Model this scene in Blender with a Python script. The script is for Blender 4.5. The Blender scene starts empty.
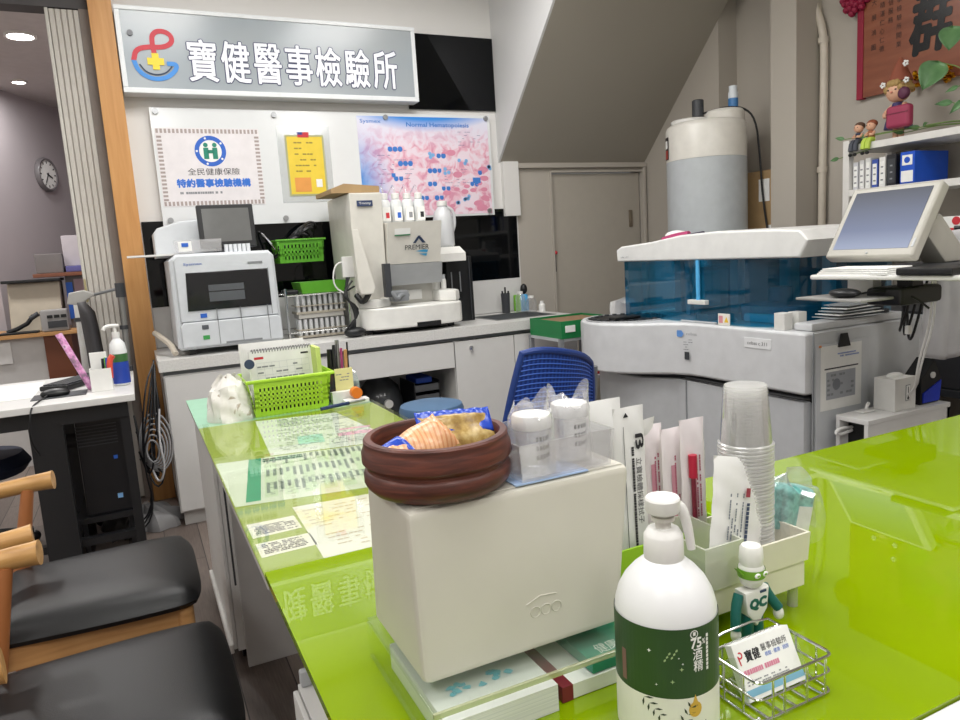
import bpy, bmesh, math, random
from mathutils import Vector, Matrix
random.seed(7)
S = bpy.context.scene
COL = S.collection
PI = math.pi

# ---------------------------------------------------------------- camera
FPX, PITCH, ROLL, YAW = 720.6, .149978, -.063581, .441874
fw = Vector((math.sin(YAW)*math.cos(PITCH), math.cos(YAW)*math.cos(PITCH), -math.sin(PITCH)))
r0 = Vector((math.cos(YAW), -math.sin(YAW), 0)); u0 = r0.cross(fw)
rt = math.cos(ROLL)*r0 + math.sin(ROLL)*u0; up = rt.cross(fw)
cam = bpy.data.cameras.new('camera'); cam.sensor_width = 36; cam.lens = FPX/960*36; cam.clip_start = .02
co = bpy.data.objects.new('camera', cam); COL.objects.link(co)
co.matrix_world = Matrix(((rt.x, up.x, -fw.x, 0), (rt.y, up.y, -fw.y, 0), (rt.z, up.z, -fw.z, 1.235), (0, 0, 0, 1)))
S.camera = co

# ---------------------------------------------------------------- world, light, exposure
W = bpy.data.worlds.new('world'); S.world = W; W.use_nodes = True
W.node_tree.nodes['Background'].inputs[0].default_value = (.9, .95, 1, 1)
W.node_tree.nodes['Background'].inputs[1].default_value = .35
vs = S.view_settings
vs.view_transform = 'Standard'; vs.look = 'None'; vs.gamma = 1; vs.use_curve_mapping = False
vs.exposure = -.14
S.cycles.max_bounces = 8; S.cycles.transparent_max_bounces = 40
def area(name, loc, sx, sy, power, color=(1, .985, .965), rot=(0, 0, 0)):
    l = bpy.data.lights.new(name, 'AREA'); l.shape = 'RECTANGLE'; l.size = sx; l.size_y = sy; l.energy = power; l.color = color
    o = bpy.data.objects.new(name, l); o.location = loc; o.rotation_euler = rot; COL.objects.link(o); return o
CEIL = 2.95
PANELS = [(.35, 2.85), (1.55, 2.85), (.2, .7), (1.75, .7), (-1.4, 1.6), (-1.4, -.6), (.4, -.9), (2.2, -.9)]
for i, (x, y) in enumerate(PANELS):
    area('panel_light', (x, y, CEIL-.035), .58, 1.1, 25 if i < 2 else 18.5)
area('downlight_glow', (-.404, 5.143, 2.62), .12, .12, 20)
area('downlight_glow', (-.546, 6.2, 2.62), .07, .07, 7)
area('downlight_glow', (-1.3, 5.0, 2.62), .12, .12, 22)

# ---------------------------------------------------------------- materials
def lin(h):
    if isinstance(h, str):
        c = [int(h[i:i+2], 16)/255 for i in (0, 2, 4)]
        return tuple(x/12.92 if x <= .04045 else ((x+.055)/1.055)**2.4 for x in c)
    return h
MC = {}
def mat(name, col, rough=.5, metal=0, var=.04, scale=18, bump=0, bscale=120, spec=.5, coat=0, emit=0):
    if name in MC: return MC[name]
    m = bpy.data.materials.new(name); m.use_nodes = True; nt = m.node_tree; b = nt.nodes['Principled BSDF']
    c = lin(col); b.inputs['Roughness'].default_value = rough; b.inputs['Metallic'].default_value = metal
    b.inputs['Specular IOR Level'].default_value = spec; b.inputs['Coat Weight'].default_value = coat; b.inputs['Coat Roughness'].default_value = .04
    tc = nt.nodes.new('ShaderNodeTexCoord'); n = nt.nodes.new('ShaderNodeTexNoise'); n.inputs['Scale'].default_value = scale; n.inputs['Detail'].default_value = 3
    nt.links.new(tc.outputs['Object'], n.inputs['Vector'])
    r = nt.nodes.new('ShaderNodeValToRGB'); nt.links.new(n.outputs['Fac'], r.inputs['Fac'])
    r.color_ramp.elements[0].position = .3; r.color_ramp.elements[1].position = .7
    r.color_ramp.elements[0].color = tuple(max(0, x*(1-var)) for x in c)+(1,); r.color_ramp.elements[1].color = tuple(min(1, x*(1+var)) for x in c)+(1,)
    nt.links.new(r.outputs['Color'], b.inputs['Base Color'])
    if bump:
        n2 = nt.nodes.new('ShaderNodeTexNoise'); n2.inputs['Scale'].default_value = bscale; nt.links.new(tc.outputs['Object'], n2.inputs['Vector'])
        bp = nt.nodes.new('ShaderNodeBump'); bp.inputs['Strength'].default_value = bump; bp.inputs['Distance'].default_value = .004
        nt.links.new(n2.outputs['Fac'], bp.inputs['Height']); nt.links.new(bp.outputs['Normal'], b.inputs['Normal'])
    if emit:
        b.inputs['Emission Color'].default_value = c+(1,); b.inputs['Emission Strength'].default_value = emit
    MC[name] = m; return m
def ramp_mat(name, stops, tex='noise', scale=(1, 1, 1), rough=.5, coat=0, detail=5, dist=0, tscale=1, spec=.5):
    """colours from a stretched noise / wave texture"""
    if name in MC: return MC[name]
    m = bpy.data.materials.new(name); m.use_nodes = True; nt = m.node_tree; b = nt.nodes['Principled BSDF']
    b.inputs['Roughness'].default_value = rough; b.inputs['Coat Weight'].default_value = coat; b.inputs['Specular IOR Level'].default_value = spec
    tc = nt.nodes.new('ShaderNodeTexCoord'); mp = nt.nodes.new('ShaderNodeMapping'); mp.inputs['Scale'].default_value = scale
    nt.links.new(tc.outputs['Object'], mp.inputs['Vector'])
    if tex == 'wave':
        t = nt.nodes.new('ShaderNodeTexWave'); t.inputs['Distortion'].default_value = dist
    else:
        t = nt.nodes.new('ShaderNodeTexNoise'); t.inputs['Distortion'].default_value = dist
    t.inputs['Scale'].default_value = tscale; t.inputs['Detail'].default_value = detail
    nt.links.new(mp.outputs[0], t.inputs['Vector'])
    r = nt.nodes.new('ShaderNodeValToRGB'); nt.links.new(t.outputs['Fac'], r.inputs['Fac'])
    e = r.color_ramp.elements
    while len(e) < len(stops): e.new(.5)
    for k, (p, c) in enumerate(stops): e[k].position = p; e[k].color = lin(c)+(1,)
    nt.links.new(r.outputs['Color'], b.inputs['Base Color'])
    MC[name] = m; return m
def clear(name, tint=(1, 1, 1), gloss=.12, rough=.03, body=None, bodyfac=0., edge=.5):
    """thin clear plastic or glass sheet: sees through, reflects more at grazing angles, may carry some milky body"""
    if name in MC: return MC[name]
    m = bpy.data.materials.new(name); m.use_nodes = True; nt = m.node_tree; nt.nodes.remove(nt.nodes['Principled BSDF'])
    out = nt.nodes['Material Output']
    t = nt.nodes.new('ShaderNodeBsdfTransparent'); t.inputs[0].default_value = tint+(1,)
    g = nt.nodes.new('ShaderNodeBsdfGlossy'); g.inputs['Roughness'].default_value = rough; g.inputs[0].default_value = (1, 1, 1, 1)
    lw = nt.nodes.new('ShaderNodeLayerWeight'); lw.inputs['Blend'].default_value = .25
    mr = nt.nodes.new('ShaderNodeMapRange'); mr.inputs['To Min'].default_value = gloss*.45; mr.inputs['To Max'].default_value = min(1, gloss+edge)
    nt.links.new(lw.outputs['Facing'], mr.inputs['Value'])
    mx = nt.nodes.new('ShaderNodeMixShader'); nt.links.new(mr.outputs[0], mx.inputs[0]); nt.links.new(t.outputs[0], mx.inputs[1]); nt.links.new(g.outputs[0], mx.inputs[2])
    last = mx
    if body is not None:
        p = nt.nodes.new('ShaderNodeBsdfPrincipled'); p.inputs['Base Color'].default_value = lin(body)+(1,); p.inputs['Roughness'].default_value = .35
        m2 = nt.nodes.new('ShaderNodeMixShader'); m2.inputs[0].default_value = bodyfac
        nt.links.new(mx.outputs[0], m2.inputs[1]); nt.links.new(p.outputs[0], m2.inputs[2]); last = m2
    nt.links.new(last.outputs[0], out.inputs['Surface'])
    MC[name] = m; return m

WHITE = mat('white_plastic', 'E4E3E0', .38)
CREAM = mat('cream_plastic', 'DAD6CB', .4)
GREYW = mat('grey_white_plastic', 'CDD0D2', .4)
LGREY = mat('light_grey_plastic', 'B4B7BA', .45)
MGREY = mat('mid_grey_plastic', '84878A', .5)
DGREY = mat('dark_grey_plastic', '3A3C40', .45)
BLACK = mat('black_plastic', '111215', .4)
GLOSSB = mat('black_glass', '05070A', .04, spec=.3)
CHROME = mat('chrome', 'D8D8D8', .15, 1)
STEEL = mat('brushed_steel', 'A9ABAD', .32, 1)
PAPER = mat('paper', 'EDEDEA', .75)
INK = mat('black_ink', '26262A', .7)
GINK = mat('grey_ink', '8A8C90', .7)
BLUEINK = mat('blue_ink', '2C63C4', .6)
REDINK = mat('red_ink', 'C8303A', .6)
GREENP = mat('green_plastic', '79C02E', .4)
LIME = mat('lime_plastic', 'A8D22E', .4)
TEAL = mat('teal_plastic', '0B5E56', .4)
LAMI = mat('white_laminate', 'D9D8D6', .42, var=.02)
LAMS = mat('pale_grey_laminate', 'C4C2C0', .45, var=.03)
STONE = ramp_mat('speckled_countertop', [(.35, 'CFCECB'), (.6, 'D9D8D5')], scale=(60, 60, 60), tscale=2, rough=.3)
LIMEG = mat('lime_back_painted_glass', (.215, .325, .0), .012, var=.01, spec=.7, coat=.0)
OAK = ramp_mat('oak_wood', [(.2, 'A8794A'), (.5, 'C4945E'), (.8, 'D3A875')], scale=(3, 40, 40), tscale=1.2, rough=.45, dist=.6)
BIRCH = ramp_mat('light_wood', [(.2, '9A7040'), (.5, 'B98C52'), (.8, 'CBA068')], scale=(6, 30, 30), tscale=1.5, rough=.4, dist=.8)
POSTW = ramp_mat('veneer_post', [(.2, 'B67F45'), (.5, 'C58F54'), (.8, 'CF9C62')], scale=(30, 30, 2), tscale=1.5, rough=.5, dist=.5)
LEATHER = mat('black_vinyl', '0A0B0D', .40, bump=.12, bscale=500, spec=.38)
BOWLW = ramp_mat('dark_turned_wood', [(.25, '381B14'), (.5, '55291E'), (.75, '6E3A2B')], scale=(9, 9, 90), tscale=2.5, rough=.42, dist=.6)
CLEAR = clear('clear_acrylic', (.97, .985, .98), .08, edge=.3)
CLEARP = clear('clear_film', (.97, .97, .98), .16, .12, 'F2F2F2', .10)
FROST = clear('frosted_bag', (.95, .95, .95), .12, .2, 'EFEFEF', .45)
CUPM = clear('clear_cup', (.97, .97, .97), .10, .08, 'F4F4F2', .10)
RIMM = clear('cup_rim', (.97, .97, .97), .14, .1, 'F6F6F4', .32)
LEAFM = ramp_mat('leaf_green', [(.3, '446A40'), (.6, '587F50'), (.8, '6F9464')], scale=(8, 8, 8), tscale=2, rough=.4)

# ---------------------------------------------------------------- builders
def thing(name, label, cat, loc=(0, 0, 0), rotz=0, group=None):
    o = bpy.data.objects.new(name, None); o.empty_display_size = .05; COL.objects.link(o)
    o.location = loc; o.rotation_euler = (0, 0, rotz); o['label'] = label; o['category'] = cat
    if group: o['group'] = group
    return o
def tag(o, label, cat, group=None, kind=None):
    o['label'] = label; o['category'] = cat
    if group: o['group'] = group
    if kind: o['kind'] = kind
    return o
class G:
    """collects shapes in one bmesh; T: the thing whose base the world coordinates are counted from"""
    def __init__(s, T=None):
        s.bm = bmesh.new(); s.bev = False; s.off = Vector(T.location) if T is not None else Vector()
    def _add(s, t, M=None):
        if M is not None: bmesh.ops.transform(t, matrix=M, verts=t.verts)
        me = bpy.data.meshes.new('tmp'); t.to_mesh(me); t.free(); s.bm.from_mesh(me); bpy.data.meshes.remove(me); return s
    def box(s, x0, x1, y0, y1, z0, z1, bev=0, seg=2, M=None):
        t = bmesh.new(); bmesh.ops.create_cube(t, size=1)
        for v in t.verts: v.co = Vector((x0+(v.co.x+.5)*(x1-x0), y0+(v.co.y+.5)*(y1-y0), z0+(v.co.z+.5)*(z1-z0)))
        s.bev |= bool(bev)
        if bev: bmesh.ops.bevel(t, geom=t.edges[:], offset=bev, segments=seg, profile=.5, affect='EDGES', clamp_overlap=True)
        return s._add(t, M)
    def frus(s, a, b, z0, z1, bev=0, M=None):
        """a, b = (x0,x1,y0,y1) rectangles at z0 and z1"""
        t = bmesh.new(); q = []
        for (x0, x1, y0, y1), z in ((a, z0), (b, z1)): q += [t.verts.new(p) for p in ((x0, y0, z), (x1, y0, z), (x1, y1, z), (x0, y1, z))]
        for f in ((3, 2, 1, 0), (4, 5, 6, 7), (0, 1, 5, 4), (1, 2, 6, 5), (2, 3, 7, 6), (3, 0, 4, 7)): t.faces.new([q[i] for i in f])
        s.bev |= bool(bev)
        if bev: bmesh.ops.bevel(t, geom=t.edges[:], offset=bev, segments=2, profile=.5, affect='EDGES', clamp_overlap=True)
        return s._add(t, M)
    def tray(s, x0, x1, y0, y1, z0, z1, w=.003, splay=0, M=None):
        """open-topped box with walls"""
        t = bmesh.new(); k = splay
        def rect(a, z, e): return [t.verts.new(p) for p in ((x0-e+a, y0-e+a, z), (x1+e-a, y0-e+a, z), (x1+e-a, y1+e-a, z), (x0-e+a, y1+e-a, z))]
        A = rect(0, z0, 0); B = rect(0, z1, k); Cc = rect(w, z1, k); D = rect(w, z0+w, 0)
        t.faces.new(A[::-1]); t.faces.new(D)
        for P, Q in ((A, B), (B, Cc), (Cc, D)):
            for i in range(4): j = (i+1) % 4; t.faces.new((P[i], P[j], Q[j], Q[i]))
        return s._add(t, M)
    def cyl(s, p0, p1, r0, r1=None, n=24):
        p0 = Vector(p0); p1 = Vector(p1); r1 = r0 if r1 is None else r1; d = p1-p0
        t = bmesh.new(); bmesh.ops.create_cone(t, cap_ends=True, segments=n, radius1=r0, radius2=r1, depth=d.length)
        return s._add(t, Matrix.Translation((p0+p1)/2) @ d.to_track_quat('Z', 'Y').to_matrix().to_4x4())
    def tube(s, pts, r, n=8, closed=False, smooth=0, flat=1):
        pts = [Vector(p) for p in pts]
        for _ in range(smooth):
            q = [] if closed else [pts[0]]
            m = len(pts)
            for i in range(m if closed else m-1):
                a, b = pts[i], pts[(i+1) % m]; q += [a*.75+b*.25, a*.25+b*.75]
            if not closed: q.append(pts[-1])
            pts = q
        t = bmesh.new(); rings = []; m = len(pts); nrm = None
        for i, p in enumerate(pts):
            a = pts[(i-1) % m] if (closed or i) else p; b = pts[(i+1) % m] if (closed or i < m-1) else p
            d = (b-a).normalized()
            if nrm is None: nrm = d.orthogonal().normalized()
            nrm = (nrm-d*nrm.dot(d)).normalized() if (nrm-d*nrm.dot(d)).length > 1e-6 else d.orthogonal().normalized()
            bi = d.cross(nrm); rr = r(i/(m-1)) if callable(r) else r
            rings.append([t.verts.new(p+rr*(math.cos(2*PI*k/n)*nrm+flat*math.sin(2*PI*k/n)*bi)) for k in range(n)])
        for i in range(m if closed else m-1):
            A, B = rings[i], rings[(i+1) % m]
            for k in range(n): t.faces.new((A[k], A[(k+1) % n], B[(k+1) % n], B[k]))
        if not closed: t.faces.new(rings[0][::-1]); t.faces.new(rings[-1])
        return s._add(t)
    def lathe(s, prof, c=(0, 0, 0), n=40, M=None, sy=1, caps=True):
        t = bmesh.new(); rings = []
        for r, z in prof: rings.append([t.verts.new((c[0]+max(r, 1e-5)*math.cos(2*PI*k/n), c[1]+sy*max(r, 1e-5)*math.sin(2*PI*k/n), c[2]+z)) for k in range(n)])
        for A, B in zip(rings, rings[1:]):
            for k in range(n): t.faces.new((A[k], A[(k+1) % n], B[(k+1) % n], B[k]))
        if caps: t.faces.new(rings[0][::-1]); t.faces.new(rings[-1])
        return s._add(t, M)
    def prism(s, poly, z0, z1, bev=0, M=None, seg=2):
        t = bmesh.new(); A = [t.verts.new((x, y, z0)) for x, y in poly]; B = [t.verts.new((x, y, z1)) for x, y in poly]; n = len(poly)
        t.faces.new(A[::-1]); t.faces.new(B)
        for i in range(n): j = (i+1) % n; t.faces.new((A[i], A[j], B[j], B[i]))
        bmesh.ops.recalc_face_normals(t, faces=t.faces)
        s.bev |= bool(bev)
        if bev:
            e = [x for x in t.edges if abs(x.verts[0].co.z-x.verts[1].co.z) < 1e-6]
            bmesh.ops.bevel(t, geom=e, offset=bev, segments=seg, profile=.5, affect='EDGES', clamp_overlap=True)
        return s._add(t, M)
    def ball(s, c, r, n=16, M=None):
        r = (r, r, r) if not hasattr(r, '__len__') else r
        t = bmesh.new(); bmesh.ops.create_uvsphere(t, u_segments=n, v_segments=max(6, n*3//4), radius=1)
        return s._add(t, (M or Matrix()) @ Matrix.Translation(c) @ Matrix.Diagonal((*r, 1)))
    def poly(s, pts):
        s.bm.faces.new([s.bm.verts.new(p) for p in pts]); return s
    def grid(s, f, nu, nv):
        """surface from f(u,v) -> point"""
        V = [[s.bm.verts.new(f(i/nu, j/nv)) for j in range(nv+1)] for i in range(nu+1)]
        for i in range(nu):
            for j in range(nv): s.bm.faces.new((V[i][j], V[i+1][j], V[i+1][j+1], V[i][j+1]))
        return s
    def dashes(s, M, w, h, rows, seed=1, fill=.7, size=.55, ch=None):
        """rows of small print"""
        rn = random.Random(seed); dy = h/rows; ch = ch or dy*.9
        for r in range(rows):
            x = 0; end = w*(1 if rn.random() < .6 else rn.uniform(.4, .9))
            while x < end:
                l = ch*rn.uniform(.5, 1.0)
                if x+l > w: break
                if rn.random() < fill:
                    y = h-(r+.5)*dy
                    s.poly([M @ Vector((x, y-dy*size/2, 0)), M @ Vector((x+l*.85, y-dy*size/2, 0)), M @ Vector((x+l*.85, y+dy*size/2, 0)), M @ Vector((x, y+dy*size/2, 0))])
                x += l
        return s
    def build(s, name, m, parent=None, smooth=True, at=None, ang=35):
        o_ = Vector(at) if at is not None else s.off
        if o_.length: bmesh.ops.translate(s.bm, vec=-o_, verts=s.bm.verts)
        me = bpy.data.meshes.new(name); s.bm.to_mesh(me); s.bm.free()
        if smooth and len(me.polygons): me.shade_smooth(); me.set_sharp_from_angle(angle=math.radians(ang))
        me.materials.append(m); o = bpy.data.objects.new(name, me); COL.objects.link(o)
        if at is not None: o.location = at
        if s.bev and smooth: o.modifiers.new('weighted_normals', 'WEIGHTED_NORMAL').keep_sharp = True
        if parent is not None: o.parent = parent
        return o
def solid(o, t, off=-1):
    md = o.modifiers.new('solid', 'SOLIDIFY'); md.thickness = t; md.offset = off; return o
def struct(o): o['kind'] = 'structure'; return o
def frame(o, x, y):
    x = Vector(x).normalized(); y = Vector(y); y = (y-x*y.dot(x)).normalized(); z = x.cross(y)
    return Matrix(((x.x, y.x, z.x, o[0]), (x.y, y.y, z.y, o[1]), (x.z, y.z, z.z, o[2]), (0, 0, 0, 1)))
def WF(x, y, z): return frame((x, y, z), (1, 0, 0), (0, 0, 1))       # on a plane facing -Y
def WL(x, y, z): return frame((x, y, z), (0, -1, 0), (0, 0, 1))      # on a plane facing -X
def WT(x, y, z): return frame((x, y, z), (1, 0, 0), (0, 1, 0))       # lying on a top
def text(name, s, M, w, h, m, parent=None, off=None, bold=0, depth=0, center=False, shear=0, spread=0):
    """lettering fitted into a w x h box whose lower left corner is M's origin (centre when center)"""
    cu = bpy.data.curves.new(name, 'FONT'); cu.body = s; cu.offset = bold; cu.extrude = depth; cu.resolution_u = 2; cu.shear = shear
    ob = bpy.data.objects.new(name, cu); COL.objects.link(ob)
    dg = bpy.context.evaluated_depsgraph_get(); dg.update()
    me = bpy.data.meshes.new_from_object(ob.evaluated_get(dg)); bpy.data.objects.remove(ob); bpy.data.curves.remove(cu)
    if not len(me.vertices): return None
    xs = [v.co.x for v in me.vertices]; ys = [v.co.y for v in me.vertices]
    sx = w/(max(xs)-min(xs)); sy = h/(max(ys)-min(ys)) if h else sx
    o0 = Vector(parent.location) if (off is None and parent is not None and parent.type == 'EMPTY') else Vector(off or (0, 0, 0))
    dx, dy = (-w/2, -(h or sy*(max(ys)-min(ys)))/2) if center else (0, 0)
    for v in me.vertices:
        v.co = Vector(((v.co.x-min(xs))*sx+dx, (v.co.y-min(ys))*sy+dy, v.co.z))
    if spread:      # thicken the strokes
        b0 = bmesh.new(); b0.from_mesh(me); b2 = bmesh.new(); b2.from_mesh(me)
        for k in range(10):
            t_ = b0.copy(); bmesh.ops.translate(t_, vec=(spread*math.cos(k*PI/5), spread*math.sin(k*PI/5), -5e-5*(k+1)), verts=t_.verts)
            m2 = bpy.data.meshes.new('tmp'); t_.to_mesh(m2); t_.free(); b2.from_mesh(m2); bpy.data.meshes.remove(m2)
        b2.to_mesh(me); b2.free(); b0.free()
    for v in me.vertices: v.co = M @ v.co - o0
    me.materials.clear(); me.materials.append(m); me.name = name
    o = bpy.data.objects.new(name, me); COL.objects.link(o)
    if parent is not None: o.parent = parent
    return o
def dup(root, loc, rotz=None, label=None, group=None):
    r = root.copy(); COL.objects.link(r); r.location = loc
    if rotz is not None: r.rotation_euler = (0, 0, rotz)
    if label: r['label'] = label
    if group: r['group'] = group
    for ch in list(root.children):
        c = ch.copy(); COL.objects.link(c); c.parent = r
        for g in ch.children:
            d = g.copy(); COL.objects.link(d); d.parent = c
    return r
def arc(cx, cy, r, a0, a1, n=12):
    return [(cx+r*math.cos(math.radians(a0+(a1-a0)*i/n)), cy+r*math.sin(math.radians(a0+(a1-a0)*i/n))) for i in range(n+1)]
# ================================================================ THE SETTING
PAINT = mat('white_wall_paint', 'DFDDDA', .7, var=.015, scale=2, bump=.05, bscale=300)
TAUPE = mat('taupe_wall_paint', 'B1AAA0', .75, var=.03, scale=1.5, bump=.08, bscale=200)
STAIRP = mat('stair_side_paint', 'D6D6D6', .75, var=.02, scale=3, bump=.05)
SOFF = mat('shaded_taupe_soffit', 'A09A8F', .75, var=.025, scale=1.5, bump=.06)  # same taupe as the walls, with the soffit's shade put into the colour
LROOM = mat('lilac_grey_paint', 'AFA7AA', .75, var=.02, scale=2)
DOORM = mat('taupe_door_paint', 'ABA499', .6, var=.02)
def floor_mat():
    m = bpy.data.materials.new('dark_plank_floor'); m.use_nodes = True; nt = m.node_tree; b = nt.nodes['Principled BSDF']; b.inputs['Roughness'].default_value = .42
    tc = nt.nodes.new('ShaderNodeTexCoord'); mp = nt.nodes.new('ShaderNodeMapping'); nt.links.new(tc.outputs['Object'], mp.inputs['Vector'])
    mp.inputs['Rotation'].default_value = (0, 0, PI/2)
    br = nt.nodes.new('ShaderNodeTexBrick'); nt.links.new(mp.outputs[0], br.inputs['Vector'])
    br.inputs['Scale'].default_value = 1; br.inputs['Brick Width'].default_value = .92; br.inputs['Row Height'].default_value = .15; br.inputs['Mortar Size'].default_value = .002
    br.inputs['Color1'].default_value = lin('83766E')+(1,); br.inputs['Color2'].default_value = lin('655A54')+(1,); br.inputs['Mortar'].default_value = lin('2A2522')+(1,)
    n = nt.nodes.new('ShaderNodeTexNoise'); mp2 = nt.nodes.new('ShaderNodeMapping'); mp2.inputs['Scale'].default_value = (40, 2.5, 1); nt.links.new(tc.outputs['Object'], mp2.inputs[0]); nt.links.new(mp2.outputs[0], n.inputs['Vector']); n.inputs['Detail'].default_value = 6
    mx = nt.nodes.new('ShaderNodeMix'); mx.data_type = 'RGBA'; mx.blend_type = 'OVERLAY'; mx.inputs[0].default_value = .45
    nt.links.new(br.outputs['Color'], mx.inputs[6]); nt.links.new(n.outputs['Fac'], mx.inputs[7]); nt.links.new(mx.outputs[2], b.inputs['Base Color'])
    return m
struct(G().box(-2.6, 3.8, -2.6, 9, -.1, 0).build('floor', floor_mat(), smooth=False))
struct(G().box(-2.6, 3.8, -2.6, 4.3, CEIL, CEIL+.1).build('ceiling', PAINT, smooth=False))
struct(G().box(-2.6, .8, 4.42, 9, 2.65, 2.75).build('ceiling_side_room', mat('side_room_ceiling', 'BDB7B6', .8), smooth=False))
struct(G().box(.083, 2.38, 4.3, 4.42, 0, CEIL).build('wall_back', PAINT, smooth=False))
w = G(); w.box(2.38, 2.64, 4.3, 4.42, 0, CEIL); w.box(3.415, 3.7, 4.3, 4.42, 0, CEIL); w.box(2.64, 3.415, 4.3, 4.42, 1.735, CEIL)
struct(w.build('wall_under_stair', TAUPE, smooth=False))
struct(G().box(3.45, 3.72, 3.557, 4.3, 0, CEIL).build('wall_stairwell', TAUPE, smooth=False))
struct(G().box(3.6, 3.72, -2.6, 3.557, 0, CEIL).build('wall_right', TAUPE, smooth=False))
struct(G().box(3.4, 3.6, 2.93, 3.105, 0, CEIL).build('pillar', TAUPE, smooth=False))
struct(G().box(-2.6, -2.5, -2.6, 9, 0, CEIL).build('wall_left', PAINT, smooth=False))
struct(G().box(-2.5, 3.6, -2.6, -2.5, 0, CEIL).build('wall_front', PAINT, smooth=False))
struct(G().box(-2.5, -.025, 4.3, 4.42, 2.56, CEIL).build('wall_over_opening', mat('dark_header', '4A4748', .6), smooth=False))
YZ = Matrix(((0, 0, 1, 0), (1, 0, 0, 0), (0, 1, 0, 0), (0, 0, 0, 1)))       # prism in the y,z plane, depth along x
XZ = Matrix(((1, 0, 0, 0), (0, 0, 1, 0), (0, 1, 0, 0), (0, 0, 0, 1)))       # prism in the x,z plane, depth along y
stp = [(4.3, 1.795), (3.16, 2.95), (4.3, 2.95)]
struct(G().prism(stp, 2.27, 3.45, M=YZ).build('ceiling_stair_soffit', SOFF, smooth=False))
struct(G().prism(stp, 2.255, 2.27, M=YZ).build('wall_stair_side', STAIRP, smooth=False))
struct(G().box(2.27, 2.385, 4.262, 4.3, 1.45, 1.80, .003).build('trim_boxed_pipe', PAINT))
struct(G().box(-.025, .083, 4.2, 4.45, 0, CEIL, .003).build('trim_post', POSTW))
struct(G().box(-.07, -.025, 4.3, 4.42, 0, 2.56).build('trim_jamb', mat('dark_jamb', '857C76', .6), smooth=False))
t = G(); t.box(2.385, 3.45, 4.27, 4.3, 1.757, 1.785, .006); t.box(3.415, 3.44, 4.27, 4.3, 0, 1.757, .006); t.box(2.64, 2.652, 4.288, 4.3, 0, 1.735); t.box(2.652, 3.415, 4.288, 4.3, 1.728, 1.74)
struct(t.build('trim_door_frame', TAUPE))
d = struct(G().box(2.656, 3.405, 4.315, 4.35, .01, 1.722, .002).build('door_1', DOORM))
G().box(3.305, 3.335, 4.306, 4.316, 1.34, 1.46, .004).box(3.312, 3.328, 4.30, 4.31, 1.37, 1.43, .003).build('handle', mat('handle_bronze', '8A7F70', .4, .6), d)
# folding partition stacked against the post
t = struct(G().box(-.22, -.204, 4.306, 4.42, .01, 2.56, .003).build('door_2', mat('folding_door_metal', 'C6C3BB', .4)))
for i in range(5):
    x = -.203+i*.027
    G().prism([(x, 4.312), (x+.004, 4.306), (x+.023, 4.306), (x+.0268, 4.312), (x+.0268, 4.41), (x, 4.41)], .01, 2.555).build('folding_panel', mat('folding_slats', 'C4BFB8', .28), t)
G().box(-.218, -.207, 4.292, 4.306, 1.10, 1.22, .004).build('handle', mat('brass_pull', 'B9AE86', .35, .6), t)
# side room walls
dx, dy = .447, .894
A = Vector((-.70, 6.60, 0)); D = Vector((dx, dy, 0))
p0 = A-D*.35; p1 = A+D*2.4
struct(G().prism([(p0.x, p0.y), (p0.x-.1, p0.y+.05), (-2.5, 6.3), (-2.5, 6.2)], 0, 2.7).build('wall_side_room_far', LROOM, smooth=False))
struct(G().prism([(p0.x, p0.y), (p1.x, p1.y), (p1.x-.1, p1.y+.05), (p0.x-.1, p0.y+.05)], 0, 2.7).build('wall_side_room', LROOM, smooth=False))
struct(G().box(.45, .5, 4.42, 9, 0, 2.7).build('wall_side_room_right', LROOM, smooth=False))
# baseboard
struct(G().box(.083, .5, 4.288, 4.3, 0, .1).build('baseboard_back', DGREY, smooth=False))
# ceiling lamps
for i, (x, y) in enumerate(PANELS):
    T = thing('ceiling_panel_light', 'flat square white ceiling panel lamp above the clinic counter', 'ceiling light', (x, y, CEIL), 0, 'ceiling panel lamps')
    G(T).box(x-.31, x+.31, y-.6, y+.6, CEIL-.03, CEIL, .004).build('frame', WHITE, T)
    G(T).box(x-.29, x+.29, y-.57, y+.57, CEIL-.033, CEIL-.029).build('diffuser', mat('lit_diffuser', (1, .98, .95), .6, emit=2.5), T)
for (x, y, r, l) in ((-.404, 5.143, .085, 'large round lit downlight in side room ceiling'), (-.546, 6.3, .05, 'small round lit downlight further back in side room ceiling')):
    T = thing('downlight', l, 'ceiling light', (x, y, 2.65))
    G(T).lathe([(r*.82, -.001), (r*.82, -.012), (r, -.012), (r, 0)], (x, y, 2.65), 32).build('ring', WHITE, T)
    G(T).cyl((x, y, 2.640), (x, y, 2.648), r*.8).build('lamp', mat('lit_lamp', (1, .97, .92), .5, emit=14), T)

# ================================================================ SIDE ROOM
T = thing('laboratory_bench', 'wooden topped bench in the side room beyond the folding door', 'bench', (-.9, 5.8, 0))
G(T).box(-1.7, -.36, 5.5, 6.1, .86, .885, .003).build('bench_top', OAK, T)
G(T).box(-1.66, -.56, 5.55, 6.08, .0, .859).build('cabinet', LAMS, T)
G(T).box(-.56, -.4, 5.53, 6.08, .0, .859).build('side_panel', mat('red_brown_board', '6E3D26', .5), T)
G(T).box(-1.3, -.75, 5.535, 5.56, .70, .84).build('drawer', LAMI, T)
T = thing('cream_instrument', 'flat cream backed instrument box on the side room bench', 'instrument', (-.6, 5.75, .885))
G(T).frus((-.745, -.44, 5.62, 5.95), (-.735, -.43, 5.66, 5.9), .886, 1.215, .01).build('housing', mat('aged_cream', 'B7AD9C', .5), T)
G(T).box(-.76, -.42, 5.6, 5.95, 1.215, 1.235, .004).build('lid', BLACK, T)
T = thing('label_printer', 'grey desktop printer with dark slots at bench end', 'printer', (-.47, 5.6, .885))
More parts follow.
